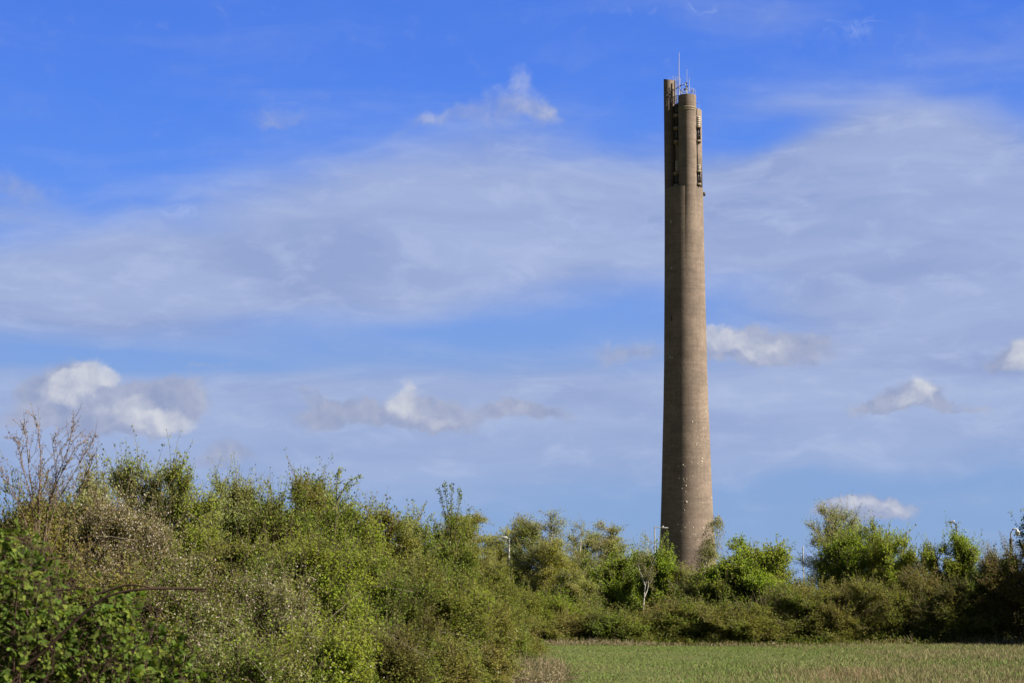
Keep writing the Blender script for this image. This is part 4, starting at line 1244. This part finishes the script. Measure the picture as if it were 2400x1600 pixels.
bramble('large leaved bright bramble filling the bottom left corner', 30, 1235, 13.0, 120, 26, 3300, seed=11)
bramble('bramble mound at the bottom edge under the dead cane', 210, 1375, 13.6, 150, 26, 3100, seed=12)
bramble('bramble tip reaching right at the bottom edge beside the leafy bush', 400, 1470, 14.2, 90, 14, 1500, seed=13)

def dead_cane():
    D = 12.6
    x0 = P(250, 1450, D).x
    root = empty('dead_cane', (x0, D, 0))
    tag(root, 'long dark arching bare cane lying across the brambles', 'cane')
    for j, (pl, r) in enumerate((([(290, 1700), (300, 1560), (335, 1470), (390, 1420), (440, 1395), (480, 1379)], 0.004), ([(60, 1560), (130, 1500), (190, 1440), (240, 1398), (300, 1382), (360, 1378), (480, 1379)], 0.011),
                    ([(355, 1377), (420, 1378), (484, 1385)], 0.0085), ([(225, 1392), (300, 1368), (345, 1374), (360, 1378)], 0.0085), ([(70, 1620), (90, 1520), (60, 1420), (45, 1395), (95, 1385), (200, 1378)], 0.0085),
                    ([(270, 1340), (345, 1345), (350, 1400), (352, 1440)], 0.004), ([(80, 1345), (105, 1312), (145, 1308)], 0.005), ([(100, 1660), (230, 1560), (350, 1500), (470, 1470)], 0.005),
                    ([(200, 1640), (270, 1520), (330, 1490)], 0.005))):
        pts = [P(x, y, D + 0.05 * j) for (x, y) in pl]
        arr = np.array([[p.x - x0, 0.05 * j, max(0.0, p.z)] for p in pts])
        t = np.linspace(0, 1, 20); seg = np.linspace(0, 1, len(arr))
        sm = np.stack([np.interp(t, seg, arr[:, k]) for k in range(3)], 1)
        for _ in range(3): sm[1:-1] = (sm[:-2] + sm[1:-1] * 2 + sm[2:]) / 4
        mb = MB(); mb.path([tuple(p) for p in sm], list(np.linspace(r, r * 0.6, 20)), 6)
        mb.build('stem', M['cane'], root)
dead_cane()

# ---- dead stalks
def stalks(lab, cx, cy, rx, ry, n, hmin, hmax, seed, m='straw', name='dead_stalks', flat=0.6, wd=0.007, leafy=0):
    rng = np.random.default_rng(seed)
    root = empty(name, (cx, cy, 0))
    tag(root, lab, 'dead plant stalks', kind='stuff')
    mb = MB()
    a = rng.uniform(0, 2 * math.pi, n); r = np.sqrt(rng.uniform(0, 1, n))
    o = np.stack([np.cos(a) * r * rx, np.sin(a) * r * ry, np.zeros(n)], 1)
    H = rng.uniform(hmin, hmax, n) * (1.1 - 0.5 * r)
    d = unit(np.stack([rng.normal(0, flat, n), rng.normal(0, flat, n), rng.uniform(0.15, 1.2, n)], 1))
    b = d * 0.5 + np.array([0, 0, -0.1]); 
    m1 = o + d * (H * 0.55)[:, None]; m2 = m1 + unit(d + rng.normal(0, 0.35, (n, 3)) + np.array([0, 0, -0.15])) * (H * 0.5)[:, None]
    m2[:, 2] = np.maximum(m2[:, 2], 0.01)
    mb.tubes(o, m1, wd, wd * 0.7, 3); mb.tubes(m1, m2, wd * 0.7, wd * 0.3, 3)
    if leafy:
        k = n * leafy; li = rng.integers(0, n, k)
        t = rng.uniform(0, 1, k)[:, None]
        pos = m1[li] * (1 - t) + m2[li] * t
        mb.leaves(pos, unit(rng.normal(0, 1, (k, 3))), unit(rng.normal(0, 1, (k, 3))), rng.uniform(0.02, 0.05, k), rng.uniform(0.008, 0.02, k))
    mb.build('stalk', M[m], root)
gp = P(1150, 1600, 44)
stalks('tangle of pale dead stalks where the hedge meets the grass', -0.15, 44.5, 1.3, 3.2, 4200, 0.25, 0.8, 21, flat=0.8, leafy=3, wd=0.006)
stalks('fringe of dead stalks along the foot of the hedge end', 0.15, 52, 1.1, 4.5, 2200, 0.2, 0.6, 22, flat=0.7, leafy=2, wd=0.006)
stalks('pinkish dead stems standing above the field edge bushes right of the tower', 11.9 * 80 / 80 - 2.6, 80, 1.0, 0.6, 420, 1.2, 2.3, 23, flat=0.12, leafy=2, wd=0.009)
stalks('pale dry weed stems standing at the foot of the right hand bushes', P(2340, 1500, 77.5).x, 77.3, 1.7, 0.5, 240, 0.2, 0.55, 24, flat=0.12, leafy=2, wd=0.009)
stalks('few dry weed stems at the shaded bush feet right of the dome bush', P(2100, 1500, 77.5).x, 77.2, 1.8, 0.5, 70, 0.15, 0.45, 25, flat=0.12, leafy=2, wd=0.009)
stalks('short dry fringe along the far field edge left of the tower', P(1380, 1505, 77).x, 77.0, 2.6, 0.6, 1500, 0.1, 0.35, 26, flat=0.3, leafy=1, wd=0.008)
stalks('short dry fringe along the far field edge below the tower', P(1700, 1505, 77).x, 77.2, 4.0, 0.5, 900, 0.06, 0.22, 27, flat=0.3, leafy=1, wd=0.008)
stalks('brown dock stems standing in the near dry grass', P(1965, 1590, 46).x, 44.6, 0.7, 1.2, 90, 0.15, 0.42, 28, 'bud', flat=0.25, leafy=4, wd=0.004)

# ------------------------------------------------------------------ grass
def grass():
    rng = np.random.default_rng(9)
    def blades(n, x0, x1, y0, y1, hfun, cfun, name, label, material, width):
        x = rng.uniform(x0, x1, n); y = y0 + (y1 - y0) * rng.uniform(0, 1, n) ** 1.15
        k = cfun(x, y)
        keep = rng.uniform(0, 1, n) < k
        x, y = x[keep], y[keep]; n = len(x)
        h = hfun(x, y) * rng.uniform(0.5, 1.3, n)
        a = rng.uniform(0, 2 * math.pi, n)
        s = np.stack([np.cos(a), np.sin(a), np.zeros(n)], 1) * width * rng.uniform(0.6, 1.3, n)[:, None]
        lean = rng.normal(0, 0.35, (n, 2)) * h[:, None]
        z0 = 0.03 * np.sin(x * 0.5 + y * 0.13) * np.cos(y * 0.21) - 0.01
        b = np.stack([x, y, z0], 1)
        mid = b + np.stack([lean[:, 0] * 0.3, lean[:, 1] * 0.3, h * 0.6], 1)
        tip = b + np.stack([lean[:, 0], lean[:, 1], h], 1)
        V = np.stack([b - s, b + s, mid + s * 0.7, mid - s * 0.7, tip], 1).reshape(-1, 3)
        i = np.arange(n)[:, None] * 5
        mb = MB(); mb.v.append(V.astype(np.float32)); mb.n = len(V)
        mb.f.append((i + np.array([[0, 1, 2, 3]])).astype(np.int32)); mb.tri.append((i + np.array([[3, 2, 4]])).astype(np.int32))
        o = mb.build(name, material)
        tag(o, label, 'grass', kind='stuff')
    G = np.random.default_rng(31).uniform(0, 1, (128, 128))
    def vn(x, y, sc, ox=0.0):
        u = (x * sc + ox + 40) % 127; v = (y * sc + ox * 1.7) % 127
        i = u.astype(int); j = v.astype(int); fu = u - i; fv = v - j
        fu = fu * fu * (3 - 2 * fu); fv = fv * fv * (3 - 2 * fv)
        i1 = (i + 1) % 128; j1 = (j + 1) % 128
        return (G[i, j] * (1 - fu) + G[i1, j] * fu) * (1 - fv) + (G[i, j1] * (1 - fu) + G[i1, j1] * fu) * fv
    def patch(x, y):
        return 0.40 * vn(x, y, 0.35) + 0.30 * vn(x, y, 1.1, 7) + 0.30 * vn(x, y, 3.7, 13)
    def patch_old(x, y):
        return 0.5 + 0.25 * np.sin(x * 0.7 + 0.31 * y + 1.0) + 0.15 * np.sin(x * 1.9 - y * 0.43) + 0.12 * np.sin(y * 0.9 + x * 0.33 + 2) + 0.1 * np.sin(x * 3.3 + y * 1.1)
    def dry(x, y):
        # the dry sward is nearer and to the right, the left side is mown green
        s = (x - (2.9 + (y - 42) * 0.10)) / 4.0 + (57 - y) / 34.0
        return np.clip(s * 0.7 + (patch(x, y) - 0.55) * 1.5, 0, 1)
    mg, t = mat('grass_green')
    g = t.n.new('ShaderNodeNewGeometry')
    c = t.ramp(g.outputs['Random Per Island'], [(0.0, (0.0631, 0.1069, 0.0142)), (0.35, (0.0817, 0.1359, 0.0181)), (0.65, (0.1003, 0.1506, 0.0247)), (0.9, (0.1263, 0.1603, 0.0388))])
    nz = t.noise(g.outputs['Position'], 0.7, 4, 0.6)
    c = t.mix(t.math('MULTIPLY', t.rng(nz, 0.45, 0.65), 0.5), c, (0.0557, 0.1359, 0.0130, 1))
    out(t, principled(t, c, 0.6, 0, 0.2))
    md, t = mat('grass_dry')
    g = t.n.new('ShaderNodeNewGeometry')
    c = t.ramp(g.outputs['Random Per Island'], [(0.0, (0.1225, 0.1022, 0.0475)), (0.3, (0.1960, 0.1554, 0.0864)), (0.6, (0.1388, 0.1104, 0.0562)), (0.8, (0.2612, 0.2208, 0.1382)), (0.95, (0.0898, 0.1063, 0.0302))])
    out(t, principled(t, c, 0.7, 0, 0.2))
    blades(330000, -3, 20, 38, 79, lambda x, y: 0.025 + 0.03 * np.clip(patch(x, y), 0, 1) + 0.05 * dry(x, y), lambda x, y: 1.0 - 0.45 * dry(x, y), 'grass', 'short green grass of the field', mg, 0.005)
    blades(260000, -1, 20, 38, 79, lambda x, y: 0.03 + 0.15 * dry(x, y) * np.clip(patch(x, y) * 1.9 - 0.35, 0.1, 1.6), lambda x, y: 0.03 + 0.9 * dry(x, y) ** 1.3, 'dry_grass', 'straw coloured dry grass in the near right of the field', md, 0.0035)
grass()

# ------------------------------------------------------------------ lamps, poles
def lamp(lab, px, top, D, arm_px, arm_dy, head_len, m_post, m_head, r=0.065, cell=True):
    """arm_px: photo pixels the luminaire reaches to the side (sign = direction)"""
    p = P(px, top, D)
    root = empty('street_lamp', (p.x, D, 0))
    tag(root, lab, 'street lamp', 'street lamps behind the trees')
    H = p.z
    mb = MB(); mb.path([(0, 0, -0.1), (0, 0, 1.2), (0, 0, 1.25), (0, 0, H)], [r * 1.5, r * 1.5, r, r * 0.7], 10); mb.build('pole', m_post, root)
    s = 1 if arm_px > 0 else -1
    L = abs(arm_px) * D / F; dz = arm_dy * D / F
    mb = MB(); a0 = (0, 0, H - 0.08); a1 = (s * (L - head_len), 0, H - 0.06 + dz)
    mb.path([a0, (s * 0.1, 0, H - 0.02), a1], [r * 0.6, r * 0.5, r * 0.45], 8); mb.build('arm', m_post, root)
    # lantern: tapered flat housing with a lens below
    mb = MB()
    n = 9; rings = []
    for i in range(n):
        t = i / (n - 1)
        wv_ = 0.11 * math.sin(min(1, t * 1.35 + 0.18) * math.pi / 2) * (1 - 0.55 * max(0, t - 0.6) / 0.4)
        hv_ = 0.055 * (1 - 0.6 * t)
        x = s * (L - head_len + head_len * t)
        z = H - 0.06 + dz * (1 + 0.3 * t)
        rings.append([(x, wv_ * math.cos(a), z + hv_ * math.sin(a)) for a in np.linspace(0, 2 * math.pi, 9)[:-1]])
    V = np.array([q for rr in rings for q in rr])
    Q = np.array([[i * 8 + j, i * 8 + (j + 1) % 8, (i + 1) * 8 + (j + 1) % 8, (i + 1) * 8 + j] for i in range(n - 1) for j in range(8)])
    mb.quads(V, Q)
    for i in (0, n - 1):
        c_ = np.mean(rings[i], axis=0); mb.tris(np.array(list(rings[i]) + [tuple(c_)]), np.array([[j, (j + 1) % 8, 8] for j in range(8)]))
    head = mb.build('lantern', m_head, root, True)
    mb = MB(); xm = s * (L - head_len * 0.45)
    mb.path([(xm, 0, H - 0.06 + dz - 0.02), (xm, 0, H - 0.06 + dz - 0.10)], [0.07, 0.04], 10); mb.build('lens', M['whitepole'], head)
    if cell:
        mb = MB(); xm = s * (L - head_len * 0.9)
        mb.path([(xm, 0, H - 0.06 + dz), (xm, 0, H + dz + 0.05), (xm, 0, H + dz + 0.08)], [0.04, 0.045, 0.02], 10); mb.build('photocell', M['whitepole'], head)
    return root
lamp('grey street lamp rising from the hedge end, lantern pointing left', 1193, 1260, 118, -19, 4, 0.34, M['greysteel'], M['greysteel'], 0.068, False)
lamp('pale street lamp left of the tower foot with lantern reaching over it', 1534, 1234, 150, 32, 0, 0.42, M['lampgrey'], M['greysteel'], 0.06)
lamp('dark street lamp above the right hand bright tree', 2241, 1226, 125, -20, 5, 0.40, M['blacklamp'], M['blacklamp'], 0.06)

def camera_pole():
    D = 110; p = P(2369, 1255, D)
    root = empty('camera_pole', (p.x, D, 0))
    tag(root, 'dark camera pole with hooked arm and hanging white dome at the right edge', 'camera pole')
    H = p.z
    mb = MB(); mb.path([(0, 0, -0.1), (0, 0, H * 0.97)], [0.11, 0.085], 10); mb.build('pole', M['blacklamp'], root)
    mb = MB(); mb.path([(0, 0, H * 0.95), (0, 0, H), (0.03, 0, H + 0.2), (0.12, 0, H + 0.34), (0.22, 0, H + 0.37), (0.32, 0, H + 0.33), (0.35, 0, H + 0.25)], [0.045] * 7, 8); mb.build('hooked_arm', M['lampgrey'], root)
    mb = MB(); mb.path([(0.35, 0, H + 0.30), (0.35, 0, H + 0.24), (0.35, 0, H + 0.12), (0.35, 0, H + 0.05), (0.35, 0, H - 0.01)], [0.05, 0.11, 0.13, 0.10, 0.02], 14); mb.build('dome_camera', M['whitepole'], root, True)
camera_pole()

def thin_pole():
    D = 150; p = P(1882, 1283, D)
    root = empty('flagpole', (p.x, D, 0))
    tag(root, 'thin white pole in the gap left of the tall loose willow', 'pole')
    mb = MB(); mb.path([(0, 0, 0), (0, 0, p.z)], [0.055, 0.035], 8); mb.build('mast', M['whitepole'], root)
    mb = MB(); mb.path([(0, 0, p.z - 0.01), (0, 0, p.z + 0.05), (0, 0, p.z + 0.1)], [0.03, 0.06, 0.01], 8); mb.build('finial', M['whitepole'], root)
thin_pole()
def low_lamp():
    D = 140; p = P(1874, 1372, D)
    root = empty('low_lamp_post', (p.x, D, 0))  # small distant lamp with a flat head
    tag(root, 'small white lamp post with short flat head seen in the gap right of the round maple', 'post')
    mb = MB(); mb.path([(0, 0, 0), (0, 0, p.z)], 0.045, 8); mb.build('post', M['whitepole'], root)
    mb = MB(); mb.box((-0.12, 0, p.z + 0.02), (0.30, 0.08, 0.06)); mb.build('crossbar', M['whitepole'], root)
low_lamp()

# ------------------------------------------------------------------ birds
def bird(lab, px, py, D, span, yaw, m):
    p = P(px, py, D)
    mb = MB()
    k = 8
    body = [(-0.30, 0.01), (-0.2, 0.035), (0.0, 0.055), (0.16, 0.045), (0.24, 0.035), (0.30, 0.012)]
    mb.path([(x * span, 0, 0) for x, _ in body], [r * span for _, r in body], k)
    for s in (-1, 1):
        V = np.array([(0.12, 0, 0.02), (-0.06, 0, 0.02), (0.14, s * 0.24, 0.10), (0.0, s * 0.24, 0.10), (0.02, s * 0.52, 0.04), (-0.02, s * 0.5, 0.04)]) * span
        mb.quads(V, np.array([[0, 2, 3, 1], [2, 4, 5, 3]]))
    V = np.array([(-0.28, 0.02, 0), (-0.28, -0.02, 0), (-0.42, -0.07, 0), (-0.42, 0.07, 0)]) * span
    mb.quads(V, np.array([[0, 1, 2, 3]]))
    o = mb.build('bird', m)
    o.location = p; o.rotation_euler = (0, 0, yaw)
    tag(o, lab, 'bird')
bird('tiny dark bird flying in front of the low cloud right of the tower', 2017, 1187, 260, 0.42, 0.3, M['steel'])
bird('tiny pale bird high in the sky left of the tower top', 1378, 272, 420, 0.40, 1.2, M['greysteel'])

# ------------------------------------------------------------------ undergrowth filler between the far row's stems, dark leaves in place of shade
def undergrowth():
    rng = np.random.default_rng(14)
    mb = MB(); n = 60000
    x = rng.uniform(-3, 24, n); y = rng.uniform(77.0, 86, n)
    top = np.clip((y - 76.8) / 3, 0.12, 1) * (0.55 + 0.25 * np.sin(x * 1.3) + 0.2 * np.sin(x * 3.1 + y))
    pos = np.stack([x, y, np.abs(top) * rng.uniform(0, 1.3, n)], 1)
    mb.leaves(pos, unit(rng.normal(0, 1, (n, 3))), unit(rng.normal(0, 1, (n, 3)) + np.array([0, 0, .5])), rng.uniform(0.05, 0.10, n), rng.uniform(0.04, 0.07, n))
    tag(mb.build('undergrowth', M['dark']), 'low undergrowth added in dark leaves to shade the feet of the far trees', 'undergrowth', kind='stuff')
undergrowth()

# ------------------------------------------------------------------ far woodland along the horizon
def woodland():
    rng = np.random.default_rng(4)
    mb = MB()
    n = 90000
    x = rng.uniform(-130, 190, n); y = rng.uniform(215, 255, n)
    top = 3.2 + 0.9 * np.sin(x * 0.09) + 0.6 * np.sin(x * 0.31 + 1) + 0.5 * np.sin(x * 0.9 + y * 0.2)
    z = top * rng.uniform(0, 1, n) ** 0.6
    pos = np.stack([x, y, z], 1)
    mb.leaves(pos, unit(rng.normal(0, 1, (n, 3))), unit(rng.normal(0, 1, (n, 3)) + np.array([0, 0, .6])), rng.uniform(0.2, 0.45, n), rng.uniform(0.15, 0.3, n))
    o = mb.build('woodland', M['hawthorn'])
    tag(o, 'low line of distant woodland on the horizon behind the trees', 'woodland', kind='stuff')
woodland()
